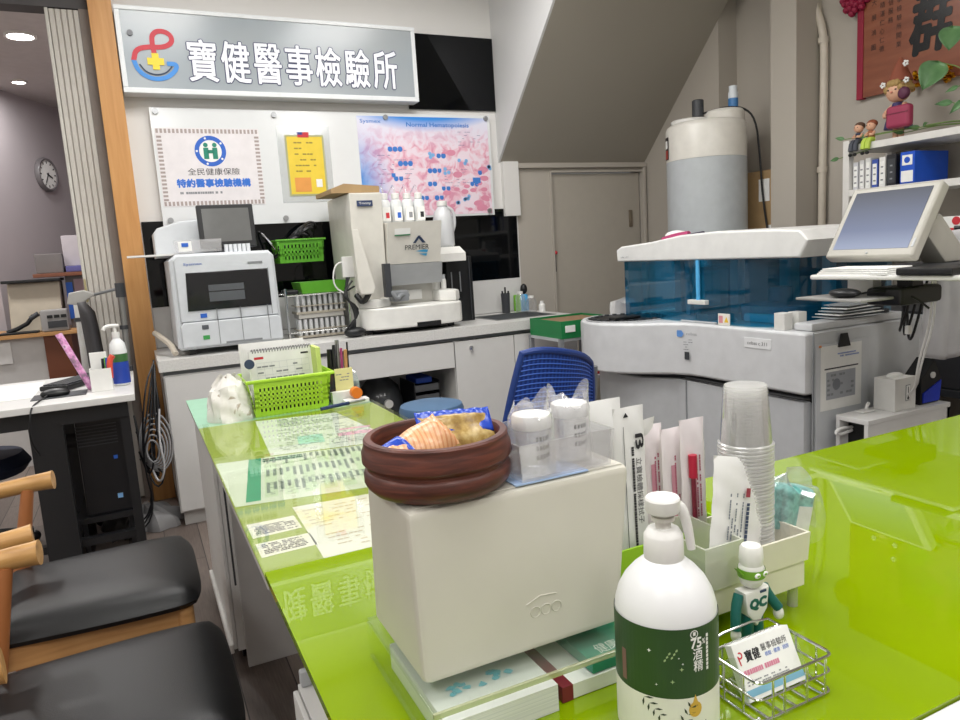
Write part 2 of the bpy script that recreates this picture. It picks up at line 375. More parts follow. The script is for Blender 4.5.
G(T).box(-.56, -.40, 5.51, 5.61, .886, 1.03, .012).build('housing', mat('printer_grey', '9A9897', .5), T)
for k in range(3): G(T).box(-.52+k*.04, -.488+k*.04, 5.505, 5.512, .975, .995).build('slot', BLACK, T)
G(T).box(-.52, -.41, 5.504, 5.512, .91, .955).build('slot', DGREY, T)
T = thing('microscope', 'small black microscope lying on side room bench', 'microscope', (-.68, 5.57, .885))
G(T).box(-.80, -.58, 5.51, 5.61, .886, .90, .004).build('base', BLACK, T)
G(T).tube([(-.76, 5.56, .90), (-.70, 5.56, .92), (-.64, 5.56, .95), (-.60, 5.56, 1.0)], .014).build('arm', BLACK, T)
G(T).cyl((-.62, 5.56, .98), (-.57, 5.56, 1.01), .016).build('eyepiece', DGREY, T)
T = thing('wall_shelf', 'brown wall shelf above the side room bench', 'shelf', (-.45, 5.9, 1.25))
G(T).box(-.58, -.2, 5.66, 6.5, 1.243, 1.268, .003).build('board', mat('brown_board', '7A4A35', .5), T)
G(T).box(-.40, -.22, 5.72, 6.3, .886, 1.242).build('support', mat('shelf_side', '6A6668', .6), T)
tag(G().box(-.565, -.40, 5.75, 6.05, 1.269, 1.40, .006).build('storage_box', mat('smoky_box', '6C6766', .5), at=(-.48, 5.9, 1.269)), 'smoky grey lidded box on brown wall shelf', 'box')
tag(G().box(-.385, -.27, 5.70, 5.95, 1.269, 1.31, .006).build('folded_cloth', mat('blue_violet', '5A5890', .7), at=(-.33, 5.8, 1.269)), 'folded blue violet cloth on brown wall shelf', 'cloth')
T = thing('wall_notice_board', 'small pale notice board on side room wall right of clock', 'notice board', (-.32, 5.82, 1.31))
G(T).box(-.395, -.20, 5.80, 5.82, 1.312, 1.52, .003).build('board', mat('pale_lilac', 'B5AEB2', .6), T)
T = thing('bench_papers', 'pinned blue and white papers under side room shelf', 'papers', (-.33, 5.71, .9))
G(T).box(-.40, -.36, 5.71, 5.719, .95, 1.2).build('sheet', BLUEINK, T); G(T).box(-.35, -.25, 5.71, 5.719, 1.08, 1.22).build('sheet', mat('dull_pink_paper', 'A08890', .7), T)
# clock on the angled wall
N = Vector((.894, -.447, 0))
cc = A+D*(.40)+Vector((0, 0, 2.075)); cc.z = 2.07; cc += Vector((.894, -.447, 0))*.002
T = thing('wall_clock', 'round white faced wall clock with grey rim on lilac wall', 'clock', cc)
FM = frame(cc, (dx, dy, 0), (0, 0, 1)) @ Matrix.Scale(.82, 4)
G(T).lathe([(.165, .001), (.165, .03), (.155, .045), (.14, .042), (.138, .03)], n=40, M=FM).build('rim', mat('clock_rim', '6E6A6C', .4), T)
G(T).lathe([(.14, .02), (.14, .031), (0, .032)], n=40, M=FM).build('dial', PAPER, T)
g = G(T)
for k in range(12):
    a = k*PI/6; g.box(-.006, .006, .105, .128, .033, .034, M=FM @ Matrix.Rotation(a, 4, 'Z'))
g.build('hour_marks', INK, T)
for a, l, wd in ((-2.0, .075, .007), (2.6, .1, .005)): G(T).box(-wd, wd, -.02, l, .035, .037, M=FM @ Matrix.Rotation(a, 4, 'Z')).build('hand', INK, T)
# high-backed chair and white pole beyond the opening
T = thing('office_chair', 'dark high backed office chair seen edge on before the folding partition', 'chair', (-.34, 4.07, 0))
DM_ = mat('dark_mesh', '2E2C2E', .7)
g = G(T)
def ob(u, v): a = (u-.5)*2; return (-.205+.035*a*a-.03*v*v+.02*v, 4.09+a*.13*(1-.5*max(0, v-.6)), .56+.55*v-.06*a*a*v)
g.grid(ob, 12, 14); solid(g.build('backrest', DM_, T), .035)
G(T).box(-.48, -.235, 3.90, 4.24, .42, .48, .03, 3).build('seat', DM_, T)
G(T).cyl((-.36, 4.07, .06), (-.36, 4.07, .42), .03).build('column', BLACK, T)
for k in range(5):
    a = k*2*PI/5+.3; G(T).tube([(-.36, 4.07, .09), (-.36+.16*math.cos(a), 4.07+.16*math.sin(a), .06)], .018).ball((-.36+.16*math.cos(a), 4.07+.16*math.sin(a), .03), .03, 10).build('leg', BLACK, T)
G(T).box(-.25, -.20, 4.05, 4.11, .45, .62).build('back_bracket', BLACK, T)

# ================================================================ BACK WALL: SIGN, GLASS, BOARDS
T = thing('glass_wall_panel', 'black glass panel on white wall right of the clinic sign', 'glass panel', (1.98, 4.3, 2.12))
G(T).box(1.66, 2.254, 4.285, 4.299, 2.118, 2.562, .002).build('pane', GLOSSB, T)
T = thing('glass_backsplash', 'black glass backsplash on wall behind counter instruments', 'backsplash', (1.2, 4.3, 1.04))
G(T).box(.09, 2.365, 4.288, 4.299, 1.042, 1.50, .002).build('pane', GLOSSB, T)
T = thing('tile_upstand', 'white upstand strip along the back of laboratory counter', 'upstand', (1.2, 4.3, .82))
G(T).box(.09, 2.365, 4.286, 4.299, .822, 1.041, .002).build('strip', LAMI, T)
# clinic sign
SX0, SX1, SZ0, SZ1 = .088, 1.688, 2.14, 2.562; YF = 4.185
T = thing('clinic_sign', 'long grey clinic sign with logo and white Chinese lettering on wall', 'sign', (.9, 4.3, 2.14))
SIGNP = ramp_mat('sign_panel', [(.3, '98A3AC'), (.55, 'A3A9AD'), (.8, '9B9F9E')], scale=(1, 1, 2), tscale=.8, rough=.22)
G(T).box(SX0+.02, SX1-.02, YF+.006, 4.299, SZ0+.02, SZ1-.02).build('panel', SIGNP, T)
g = G(T)
for b in ((SX0, SX1, SZ0, SZ0+.026), (SX0, SX1, SZ1-.022, SZ1), (SX0, SX0+.024, SZ0+.026, SZ1-.022), (SX1-.024, SX1, SZ0+.026, SZ1-.022)): g.box(b[0], b[1], YF, 4.299, b[2], b[3], .003)
g.build('frame', mat('sign_frame', 'E3E6E8', .35), T)
NAVY = mat('navy_outline', '2B2E5C', .5); SIGNW = mat('sign_white', 'F1F3FA', .45)
cs = '寶健醫事檢驗所'; cw = .142; x0 = .412; px_ = [0, .167, .335, .504, .67, .838, 1.006]
for k, ch in enumerate(cs):
    M = WF(x0+px_[k], YF+.0035, 2.235)
    text('lettering_outline', ch, WF(x0+px_[k], YF+.004, 2.209), cw, .207, NAVY, T, spread=.0078)
    text('lettering', ch, WF(x0+px_[k], YF+.002, 2.209), cw, .207, SIGNW, T, spread=.0030)
# logo: red loop, blue bowl, yellow cross
def ribbon(T, name, pts, m, wd=.02, y=YF, th=.004, fl=1):
    pts = [Vector((p[0], 0, lz+(p[1]-lz)*.83)) for p in pts]
    for _ in range(2):
        q = [pts[0]]
        for a, b in zip(pts, pts[1:]): q += [a*.75+b*.25, a*.25+b*.75]
        pts = q+[pts[-1]]
    g = G(T); V = []
    for i, p in enumerate(pts):
        dd = (pts[min(i+1, len(pts)-1)]-pts[max(i-1, 0)]).normalized(); n = Vector((dd.z, 0, -dd.x))
        V.append((g.bm.verts.new((p.x+n.x*wd/2, y-i*2e-5, p.z+n.z*wd/2)), g.bm.verts.new((p.x-n.x*wd/2, y-i*2e-5, p.z-n.z*wd/2))))
    for a, b in zip(V, V[1:]): g.bm.faces.new((a[0], b[0], b[1], a[1]))
    bmesh.ops.recalc_face_normals(g.bm, faces=g.bm.faces)
    return g.build(name, m, T)
LR = mat('logo_red', 'C9303F', .5); LB = mat('logo_blue', '3D8CDA', .5); LY = mat('logo_yellow', 'F2D531', .5); LD = mat('logo_navy', '20334F', .5)
lx, lz = .252, 2.322
ribbon(T, 'logo_loop', [(lx-.10, lz-.03), (lx-.085, lz+.035), (lx-.03, lz+.055), (lx+.05, lz+.055), (lx+.095, lz+.09), (lx+.085, lz+.14), (lx+.035, lz+.155), (lx-.0, lz+.13), (lx-.005, lz+.08), (lx+.0, lz+.02)], LR, .024, YF+.003)
ribbon(T, 'logo_bowl', [(lx-.10, lz-.025), (lx-.085, lz-.09), (lx-.03, lz-.135), (lx+.04, lz-.13), (lx+.09, lz-.085), (lx+.105, lz-.04), (lx+.055, lz-.04)], LB, .022, YF+.003)
ribbon(T, 'logo_bowl_line', [(lx-.075, lz-.05), (lx-.05, lz-.095), (lx+.0, lz-.112), (lx+.05, lz-.095), (lx+.078, lz-.055)], LD, .007, YF+.002)
G(T).box(lx-.037, lx+.042, YF+.001, YF+.003, lz-.042, lz-.008).box(lx-.014, lx+.019, YF+.0008, YF+.003, lz-.065, lz+.015).build('logo_cross', LY, T)
G(T).cyl((.150, YF-.004, 2.43), (.150, YF+.006, 2.43), .014).build('bolt', mat('grey_bolt', '6E7075', .4), T)
# white acrylic board
T = thing('acrylic_notice_board', 'long white acrylic board carrying posters beneath the clinic sign', 'notice board', (1.2, 4.3, 1.46))
YB = 4.262
ACR = mat('white_acrylic', 'E2E4E5', .12, var=.01)
G(T).box(.196, 2.19, YB, YB+.012, 1.462, 2.085, .002).build('sheet', ACR, T)
for x, z in ((.225, 2.065), (.835, 2.06), (1.49, 2.06), (2.16, 2.065), (.235, 1.50), (.845, 1.49), (1.5, 1.49), (2.15, 1.49)):
    G(T).cyl((x, YB-.012, z), (x, 4.287, z), .015, n=16).build('standoff', STEEL, T)
YP = YB-.002
# certificate
T = thing('insurance_certificate', 'pale certificate with brick patterned border and blue ring emblem on acrylic board', 'poster', (.47, YB, 1.57))
G(T).box(.212, .742, YP, YP+.0015, 1.572, 1.982).build('sheet', mat('pink_white_paper', 'E4DFE1', .5), T)
BR = mat('border_taupe', 'A99C98', .6); g = G(T); y = YP-.0006
def bq(g, x0, x1, z0, z1, y): g.poly([(x0, y, z0), (x1, y, z0), (x1, y, z1), (x0, y, z1)])
for k in range(26):
    x = .215+k*.0203
    for z in (1.955, 1.576):
        bq(g, x, x+.012, z, z+.022, y)
for k in range(17):
    z = 1.602+k*.0205
    for x in (.215, .715): bq(g, x, x+.024, z, z+.011, y)
g.build('border_pattern', BR, T)
def disc(T, name, cx, cz, r, y, m, r2=None, n=40):
    g = G(T)
    if r2:
        for k in range(n):
            a, b = 2*PI*k/n, 2*PI*(k+1)/n
            g.poly([(cx+r*math.cos(a), y, cz+r*math.sin(a)), (cx+r*math.cos(b), y, cz+r*math.sin(b)), (cx+r2*math.cos(b), y, cz+r2*math.sin(b)), (cx+r2*math.cos(a), y, cz+r2*math.sin(a))])
    else: g.poly([(cx+r*math.cos(2*PI*k/n), y, cz+r*math.sin(2*PI*k/n)) for k in range(n)])
    return g.build(name, m, T)
ex, ez = .478, 1.862
disc(T, 'emblem_disc', ex, ez, .082, YP-.0005, PAPER); disc(T, 'emblem_ring', ex, ez, .081, YP-.0009, BLUEINK, .058)
g = G(T); y = YP-.0012
EG = mat('emblem_green', '12836A', .5)
bq(g, ex-.036, ex-.010, ez-.042, ez+.018, y); bq(g, ex+.010, ex+.036, ez-.042, ez+.018, y); bq(g, ex-.014, ex+.014, ez-.012, ez+.006, y)
for s in (-1, 1): g.poly([(ex+s*.023+.012*math.cos(a*PI/8), y, ez+.032+.012*math.sin(a*PI/8)) for a in range(16)])
g.build('emblem_figures', EG, T)
for k in range(10):
    a = 2*PI*k/10; disc(T, 'emblem_mark', ex+.07*math.cos(a), ez+.07*math.sin(a), .006, YP-.0013, PAPER, n=8) if k % 2 else None
text('lettering', '全民健康保險', WF(.35, YP-.0008, 1.735), .27, .037, INK, T)
text('lettering', '特約醫事檢驗機構', WF(.29, YP-.0008, 1.672), .38, .043, mat('certificate_blue', '2F70D0', .5), T, spread=.0022)
G(T).dashes(WF(.30, YP-.0008, 1.632), .23, .02, 1, 4, .9, .6, .016).build('small_print', GINK, T)
# yellow licence in a sleeve
T = thing('yellow_licence', 'yellow licence sheet with red seal in a clear sleeve', 'poster', (.99, YB, 1.6))
G(T).box(.84, 1.14, YP, YP+.001, 1.575, 2.0).build('sleeve', clear('sleeve', (.96, .97, .97), .15, .1, 'F0F2F2', .25), T)
G(T).box(.882, 1.104, YP-.001, YP-.0002, 1.612, 1.952).build('sheet', mat('licence_yellow', 'E6C93C', .45), T)
g = G(T); y = YP-.0016
for a in ((.882, 1.104, 1.612, 1.622), (.882, 1.104, 1.943, 1.952), (.882, .892, 1.622, 1.943), (1.094, 1.104, 1.622, 1.943)): bq(g, *a, y)
g.build('border', mat('olive_border', 'A8A87C', .5), T)
g = G(T); bq(g, .955, 1.02, 1.938, 1.968, y-.0004); g.build('flag_red', REDINK, T)
g = G(T); bq(g, .955, .985, 1.953, 1.968, y-.0008); g.build('flag_blue', mat('flag_navy', '273A86', .5), T)
g = G(T); bq(g, .917, 1.01, 1.635, 1.715, y-.0003); g.build('seal_stamp', mat('seal_red', 'E29A4A', .5), T)
g = G(T); bq(g, 1.04, 1.075, 1.66, 1.705, y-.0003); g.build('photo', PAPER, T)
G(T).dashes(WF(.93, y-.0003, 1.735), .13, .19, 6, 9, .6, .25, .03).build('printed_lines', mat('licence_brown', '9E8A3A', .6), T)
# blood cell poster
def poster_mat():
    m = bpy.data.materials.new('blood_cell_print'); m.use_nodes = True; nt = m.node_tree; b = nt.nodes['Principled BSDF']; b.inputs['Roughness'].default_value = .3
    L = nt.links.new; tc = nt.nodes.new('ShaderNodeTexCoord'); sp = nt.nodes.new('ShaderNodeSeparateXYZ'); L(tc.outputs['Object'], sp.inputs[0])
    def mth(op, a, c, cl=False):
        n = nt.nodes.new('ShaderNodeMath'); n.operation = op; n.use_clamp = cl
        for i, v in enumerate((a, c)):
            if isinstance(v, (int, float)): n.inputs[i].default_value = v
            else: L(v, n.inputs[i])
        return n.outputs[0]
    def noise(sc, d=3, ds=0):
        n = nt.nodes.new('ShaderNodeTexNoise'); n.inputs['Scale'].default_value = sc; n.inputs['Detail'].default_value = d; n.inputs['Distortion'].default_value = ds; L(tc.outputs['Object'], n.inputs['Vector']); return n.outputs['Fac']
    def mix(f, a, c):
        n = nt.nodes.new('ShaderNodeMix'); n.data_type = 'RGBA'
        for i, v in ((0, f), (6, a), (7, c)):
            if isinstance(v, str): n.inputs[i].default_value = lin(v)+(1,)
            else: L(v, n.inputs[i])
        return n.outputs[2]
    # x runs -.43 .. .43, z 0 .. .59
    nb = noise(7, 4, .6)
    pink = nt.nodes.new('ShaderNodeValToRGB'); L(noise(16, 4, 1.2), pink.inputs['Fac'])
    e = pink.color_ramp.elements; e[0].position = .36; e[0].color = lin('DC98B0')+(1,); e[1].position = .56; e[1].color = lin('EFDDE8')+(1,)
    k = e.new(.44); k.color = lin('EBBCCB')+(1,)
    blue = nt.nodes.new('ShaderNodeValToRGB'); L(nb, blue.inputs['Fac']); e = blue.color_ramp.elements
    e[0].position = .35; e[0].color = lin('2E7FD2')+(1,); e[1].position = .65; e[1].color = lin('9CC4EE')+(1,)
    # left edge and the top arc are blue, lower left band blue
    lf = mth('MULTIPLY', mth('SUBTRACT', -.22, sp.outputs['X']), 5.5); lf = mth('MULTIPLY', lf, mth('SUBTRACT', .62, sp.outputs['Z']), False)
    lf = mth('MULTIPLY', lf, 2.2, True)
    xx = mth('MULTIPLY', sp.outputs['X'], sp.outputs['X'])
    tp = mth('SUBTRACT', mth('SUBTRACT', sp.outputs['Z'], .50), mth('MULTIPLY', xx, -.0)); tp = mth('MULTIPLY', tp, 13); tp = mth('SUBTRACT', tp, mth('MULTIPLY', xx, 5), True)
    c = mix(lf, pink.outputs['Color'], blue.outputs['Color'])
    halo = mth('MULTIPLY', mth('SUBTRACT', sp.outputs['Z'], .40), 6, True)
    c = mix(halo, c, 'E2E2F2'); c = mix(tp, c, '3A8CE0')
    L(c, b.inputs['Base Color']); return m
T = thing('blood_cell_poster', 'blue and pink blood cell diagram poster on acrylic board', 'poster', (1.742, YB, 1.475))
G(T).box(1.312, 2.172, YP, YP+.0015, 1.475, 2.066).build('sheet', poster_mat(), T)
PB = mat('poster_blue', '3B7ACB', .5)
text('lettering', 'Sysmex', WF(1.33, YP-.0008, 2.02), .13, .028, PB, T, bold=.01)
text('lettering', 'Normal Hematopoiesis', WF(1.62, YP-.0008, 2.0), .42, .034, PB, T, bold=.02)
g = G(T); y = YP-.0009
rn = random.Random(5)
for cx, cz, n in ((1.55, 1.875, 3), (1.61, 1.79, 3), (1.53, 1.72, 1), (1.85, 1.835, 2), (1.80, 1.745, 3), (1.56, 1.70, 2), (1.78, 1.665, 2), (1.87, 1.635, 2), (2.07, 1.66, 2), (1.72, 1.58, 2), (1.82, 1.58, 2), (2.115, 1.73, 1)):
    for k in range(n):
        x = cx-.03*n/2+k*.032; r = .013+.004*rn.random()
        g.poly([(x+r*math.cos(a*PI/6), y, cz+r*math.sin(a*PI/6)) for a in range(12)])
        bq(g, x-.013, x+.012, cz-.004, cz+.013, y-.0002)
bq(g, 2.045, 2.10, 1.665, 1.70, y-.0003)
g.build('blue_cell_markings', PB, T)
g = G(T)
for k in range(22):
    x, z = 1.84+.3*rn.random(), 1.5+.36*rn.random(); r = .013+.014*rn.random(); a0 = rn.random()*3
    g.poly([(x+r*math.cos(a*PI/7)*1.3, y-.0001-k*1e-6, z+r*.75*math.sin(a*PI/7)) for a in range(14)])
g.build('red_cell_markings', mat('poster_rose', 'DD8FA8', .5), T)
g = G(T)
for cx, cz in ((1.98, 1.80), (1.86, 1.74), (1.99, 1.57), (1.95, 1.55), (1.775, 1.84), (2.15, 1.76)):
    for k in range(3):
        x, z = cx+rn.uniform(-.03, .03), cz+rn.uniform(-.015, .015); r = .012
        g.poly([(x+r*math.cos(a*PI/5), y-.0004, z+r*math.sin(a*PI/5)) for a in range(10)])
g.build('pale_cell_markings', mat('poster_pale_blue', '7FB4E6', .5), T)
g = G(T).dashes(WF(1.96, YP-.0008, 1.89), .18, .10, 5, 3, .5, .12, .03).dashes(WF(1.42, YP-.0008, 1.66), .25, .22, 8, 5, .35, .1, .03).dashes(WF(1.85, YP-.0008, 1.64), .18, .12, 6, 8, .4, .1, .03); g.build('captions', mat('poster_slate', '6A6E98', .6), T)
# ================================================================ BACK COUNTER AND ITS INSTRUMENTS
T = thing('laboratory_counter', 'white laboratory counter with pale speckled top along sign wall', 'counter', (1.2, 3.95, 0))
g = G(T)   # worktop with a sink cut-out
for b in ((.07, 1.93, 3.65, 4.286), (2.33, 2.41, 3.65, 4.286), (1.93, 2.33, 3.65, 3.80), (1.93, 2.33, 4.14, 4.286)): g.box(b[0], b[1], b[2], b[3], .767, .82)
g.build('worktop', STONE, T)
G(T).box(.09, 2.395, 3.69, 4.285, .745, .766).build('shadow_gap', MGREY, T)
LD_ = mat('counter_laminate', 'D3D2D0', .42, var=.015)
G(T).box(.085, .95, 3.675, 4.285, .07, .745).build('side_cabinet', LD_, T)
G(T).box(.10, .95, 3.70, 4.285, 0, .07).build('plinth', LAMS, T)
G(T).box(.09, .50, 3.66, 3.674, .08, .74, .002).build('door', LD_, T)
G(T).box(.505, .945, 3.66, 3.674, .08, .74, .002).build('door', LD_, T)
G(T).box(.952, 1.575, 3.66, 3.676, .60, .742, .002).build('drawer', LD_, T)
G(T).box(.95, 1.58, 4.2, 4.285, .07, .745).build('back_panel', LAMS, T)
G(T).box(.952, 1.578, 3.70, 4.2, .07, .30).build('low_shelf', LAMS, T)
G(T).box(1.58, 2.395, 3.675, 4.285, .07, .56).box(1.58, 1.60, 3.675, 4.285, .56, .745).box(2.375, 2.395, 3.675, 4.285, .56, .745).build('sink_cabinet', LD_, T)
G(T).box(.952, 2.395, 3.70, 4.285, 0, .07).build('plinth', LAMS, T)
for x0, x1 in ((1.582, 1.955), (1.96, 2.393)):
    d = G(T).box(x0, x1, 3.66, 3.674, .08, .742, .002).build('door', LD_, T)
    if x0 < 1.6: G(T).cyl((1.68, 3.652, .70), (1.68, 3.66, .70), .012, n=16).box(1.677, 1.683, 3.64, 3.653, .675, .70).build('key_lock', CHROME, d)
G(T).tray(1.935, 2.325, 3.805, 4.135, .64, .8215, .004).build('sink_basin', STEEL, T)
G(T).box(1.925, 2.335, 3.795, 3.806, .8195, .823).box(1.925, 2.335, 4.134, 4.145, .8195, .823).box(1.925, 1.936, 3.806, 4.134, .8195, .823).box(2.324, 2.335, 3.806, 4.134, .8195, .823).build('sink_rim', STEEL, T)
# knee-hole contents
T = thing('water_jug', 'smoky grey round plastic jug with white cap under counter', 'jug', (1.27, 3.9, .30))
g = G(T).lathe([(.10, .301), (.125, .34), (.13, .42), (.11, .50), (.05, .56), (.04, .58)], (1.215, 3.95, 0), 28).build('body', clear('smoky', (.5, .5, .52), .12, .1, '55585B', .6), T)
G(T).cyl((1.22, 3.825, .42), (1.22, 3.80, .42), .024).build('cap', WHITE, T)
T = thing('letter_trays', 'black stacked tray rack with blue item under counter', 'trays', (1.46, 3.85, .30))
for k in range(4): G(T).tray(1.36, 1.50, 3.74, 3.98, .302+k*.058, .338+k*.058, .006).build('tray', mat('dull_black', '55575A', .5), T)
for x in (1.353, 1.502): G(T).box(x, x+.006, 3.74, 3.98, .301, .53).build('side_frame', BLACK, T)
tag(G().box(1.38, 1.48, 3.78, 3.95, .5135, .548, .008).build('blue_box', mat('cobalt', '2148A8', .5), at=(1.43, 3.86, .5135)), 'blue box on top of black tray rack under counter', 'box')
tag(G().box(1.515, 1.572, 3.705, 3.9, .301, .40, .003).build('carton', PAPER, at=(1.54, 3.8, .301)), 'small white carton beside black trays under counter', 'box')

# hematology analyser
T = thing('hematology_analyzer', 'boxy grey white blood analyser with wide black window on counter', 'analyser', (.42, 3.95, .82))
AN = mat('analyser_grey', 'CED2D6', .38)
pts = [(.17, .86), (.185, .848), (.66, .848), (.672, .86), (.664, 1.28), (.64, 1.306), (.21, 1.31), (.172, 1.28)]
G(T).prism(pts, 3.735, 4.19, .018, M=XZ, seg=3).build('housing', AN, T)
G(T).prism([(.195, .985), (.655, .985), (.650, 1.285), (.635, 1.297), (.215, 1.30), (.195, 1.28)], 3.718, 3.74, .007, M=XZ).build('front_cover', AN, T)
G(T).prism([(.19, .862), (.665, .862), (.662, .965), (.645, .982), (.205, .982), (.19, .965)], 3.706, 3.74, .008, M=XZ).build('lower_cover', AN, T)
G(T).prism([(.232, 1.035), (.625, 1.035), (.622, 1.218), (.24, 1.218)], 3.711, 3.722, .006, M=XZ).build('window', mat('dark_window', '0A0C11', .08, spec=.6), T)
G(T).box(.335, .50, 3.7085, 3.7115, 1.125, 1.155).box(.335, .50, 3.7085, 3.7115, 1.075, 1.12).build('sample_rack', mat('window_grey', '55585C', .4), T)
g = G(T)
for x in (.36, .47, .60): g.box(x, x+.003, 3.7045, 3.719, .868, 1.04)
g.box(.388, .56, 3.704, 3.708, .866, .876); g.box(.53, .60, 3.7155, 3.7195, 1.245, 1.255); g.box(.622, .625, 3.716, 3.719, .99, 1.22)
g.build('seams', MGREY, T)
for z, m in ((1.0, BLUEINK), (.945, mat('key_grey', '55585E', .5)), (.895, mat('key_green', '3E9A4E', .5))):
    yy = 3.7155 if z > .98 else 3.7035
    G(T).box(.285, .315, yy, yy+.004, z, z+.02).build('button', m, T)
text('lettering', 'Sysmex', WF(.235, 3.7165, 1.25), .085, .015, mat('logo_blue_grey', '3F63B0', .5), T, bold=.01)
G(T).box(.22, .25, 3.78, 3.81, .8205, .85).box(.6, .63, 3.78, 3.81, .8205, .85).box(.22, .25, 4.1, 4.13, .8205, .85).box(.6, .63, 4.1, 4.13, .8205, .85).build('feet', BLACK, T)
pts = [(.13, 1.3), (.13, 1.42), (.15, 1.445), (.25, 1.475), (.34, 1.482), (.42, 1.482), (.42, 1.3)]
G(T).prism(pts, 3.95, 4.18, .012, M=XZ).build('rear_hump', AN, T)
G(T).prism([(.0, 1.306), (.30, 1.306), (.30, 1.314), (.0, 1.314)], 3.78, 3.95, M=XZ).build('side_shelf', WHITE, T)
T = thing('touch_screen', 'small black framed touch screen standing on the boxy blood analyser', 'screen', (.47, 3.86, 1.306))
R = Matrix.Translation((.468, 3.84, 1.33)) @ Matrix.Rotation(-.12, 4, 'X')
G(T).box(-.135, .135, -.012, .012, 0, .215, .006, M=R).build('frame', BLACK, T)
G(T).box(-.112, .112, -.0145, -.011, .03, .195, M=R).build('screen', mat('dark_grey_screen', '6A6A69', .15), T)
G(T).box(-.05, .05, .0, .06, -.02, .03, .004, M=R).build('stand', DGREY, T)
T = thing('specimen_box', 'clear lidded plastic box with blue printed label on analyser top', 'box', (.29, 3.8, 1.307))
G(T).tray(.21, .42, 3.745, 3.81, 1.315, 1.375, .002, .003).build('box', CLEARP, T)
G(T).box(.225, .285, 3.741, 3.743, 1.32, 1.368).build('label', PAPER, T); G(T).box(.24, .27, 3.739, 3.741, 1.342, 1.36).build('label_print', BLUEINK, T)
T = thing('tube_strip', 'white strip of capped tubes on the analyser top before the screen', 'tube rack', (.49, 3.78, 1.307))
for k in range(6): G(T).cyl((.445+k*.021, 3.775, 1.3075), (.445+k*.021, 3.775, 1.345), .0095, n=12).build('tube', mat('tube_white', 'DFE2E6', .4), T)
# wire rack with sample racks
T = thing('wire_rack', 'two tier metal wire rack between the two counter instruments', 'rack', (.9, 4.0, .82))
g = G(T)
for x in (.735, 1.075):
    for y in (3.92, 4.2): g.cyl((x, y, .8205), (x, y, 1.10), .007, n=10)
g.build('posts', CHROME, T)
g = G(T)
for y in (3.92, 4.2): g.cyl((.735, y, 1.06), (1.075, y, 1.06), .005, n=8).cyl((.735, y, .86), (1.075, y, .86), .004, n=8)
for k in range(12): g.cyl((.745+k*.03, 3.92, 1.06), (.745+k*.03, 4.2, 1.06), .003, n=6)
g.build('shelf_wires', CHROME, T)
for lvl in range(2):
    z = .825 if lvl == 0 else .955
    T = thing('tube_rack', ('lower' if lvl == 0 else 'upper')+' rack of white capped sample tubes beneath wire shelf', 'tube rack', (.9, 4.0, z), group='sample tube racks')
    G(T).box(.79, 1.06, 3.95, 4.08, z, z+.012).box(.79, 1.06, 3.95, 4.08, z+.04, z+.046).build('frame', mat('rack_tan', 'A79F90', .5), T)
    for r in range(2):
        for k in range(9): G(T).cyl((.805+k*.03, 3.968+r*.05, z+.012), (.805+k*.03, 3.968+r*.05, z+.10), .0105, n=10).build('tube', mat('tube_silver', 'C9CACB', .35), T)
    if lvl == 0: G(T).box(.80, 1.05, 3.955, 4.075, z+.105, z+.129, .002).build('lid', mat('rack_lid', 'B5B2AC', .4), T)
def basket(name, label, x0, x1, y0, y1, z0, z1, m, nx, nz, splay=.012, group=None, rim=.006):
    """perforated plastic basket: real bars on four sides, a rim and a floor"""
    T = thing(name, label, 'basket', ((x0+x1)/2, (y0+y1)/2, z0))
    g = G(T); g.box(x0, x1, y0, y1, z0, z0+.004)
    hz = (z1-z0); lo, hi = z0+hz*.14, z1-hz*.2
    def side(a, b):
        # a,b bottom corners, pushed out by splay at the top
        n = Vector((b[1]-a[1], a[0]-b[0], 0)).normalized()*splay
        a, b = Vector((*a, 0)), Vector((*b, 0))
        def P(u, z): return a+(b-a)*u+n*((z-z0)/hz)+Vector((0, 0, z))
        def slab(u0, u1, za, zb):
            t = n.normalized()*.0025; q = [P(u0, za), P(u1, za), P(u1, zb), P(u0, zb)]
            V = [g.bm.verts.new(p) for p in q]+[g.bm.verts.new(p-t) for p in q]
            for f in ((0, 1, 2, 3), (7, 6, 5, 4), (0, 4, 5, 1), (1, 5, 6, 2), (2, 6, 7, 3), (3, 7, 4, 0)): g.bm.faces.new([V[i] for i in f])
        slab(0, 1, z0, lo); slab(0, 1, hi, z1)
        L = (b-a).length; n_ = max(3, round(nx*L/(x1-x0)))
        for k in range(n_+1):
            u = k/n_; w = .5*.58/n_; slab(max(0, u-w*(3 if k in (0, n_) else 1)), min(1, u+w*(3 if k in (0, n_) else 1)), lo, hi)
        for k in range(1, nz):
            z = lo+(hi-lo)*k/nz; slab(0, 1, z-(hi-lo)/nz*.27, z+(hi-lo)/nz*.27)
    c = [(x0, y0), (x1, y0), (x1, y1), (x0, y1)]
    for i in range(4): side(c[i], c[(i+1) % 4])
    g.build('body', m, T, smooth=False)
    e = splay+rim*.6
    G(T).tube([(x0-e, y0-e, z1), (x1+e, y0-e, z1), (x1+e, y1+e, z1), (x0-e, y1+e, z1)], rim, 8, True).build('rim', m, T)
    return T
GB = mat('grass_green_plastic', '5FA92C', .4)
T = basket('wire_holder_basket', 'green perforated basket of black cables against the glass backsplash', .76, 1.0, 4.10, 4.274, 1.235, 1.36, GB, 12, 3)
g = G(T)
for k in range(9): g.tube([(.80+.018*k+.06*math.cos(a*.7), 4.18+.06*math.sin(a*.7+k), 1.30+.016*k+.03*math.sin(a)) for a in range(10)], .011, 6, True, smooth=1)
tag(g.build('cable_coil', mat('coil_black', '141416', .45), at=(.88, 4.19, 1.24)), 'coil of black cable heaped in the green wall basket', 'cable')
T['category'] = 'basket'
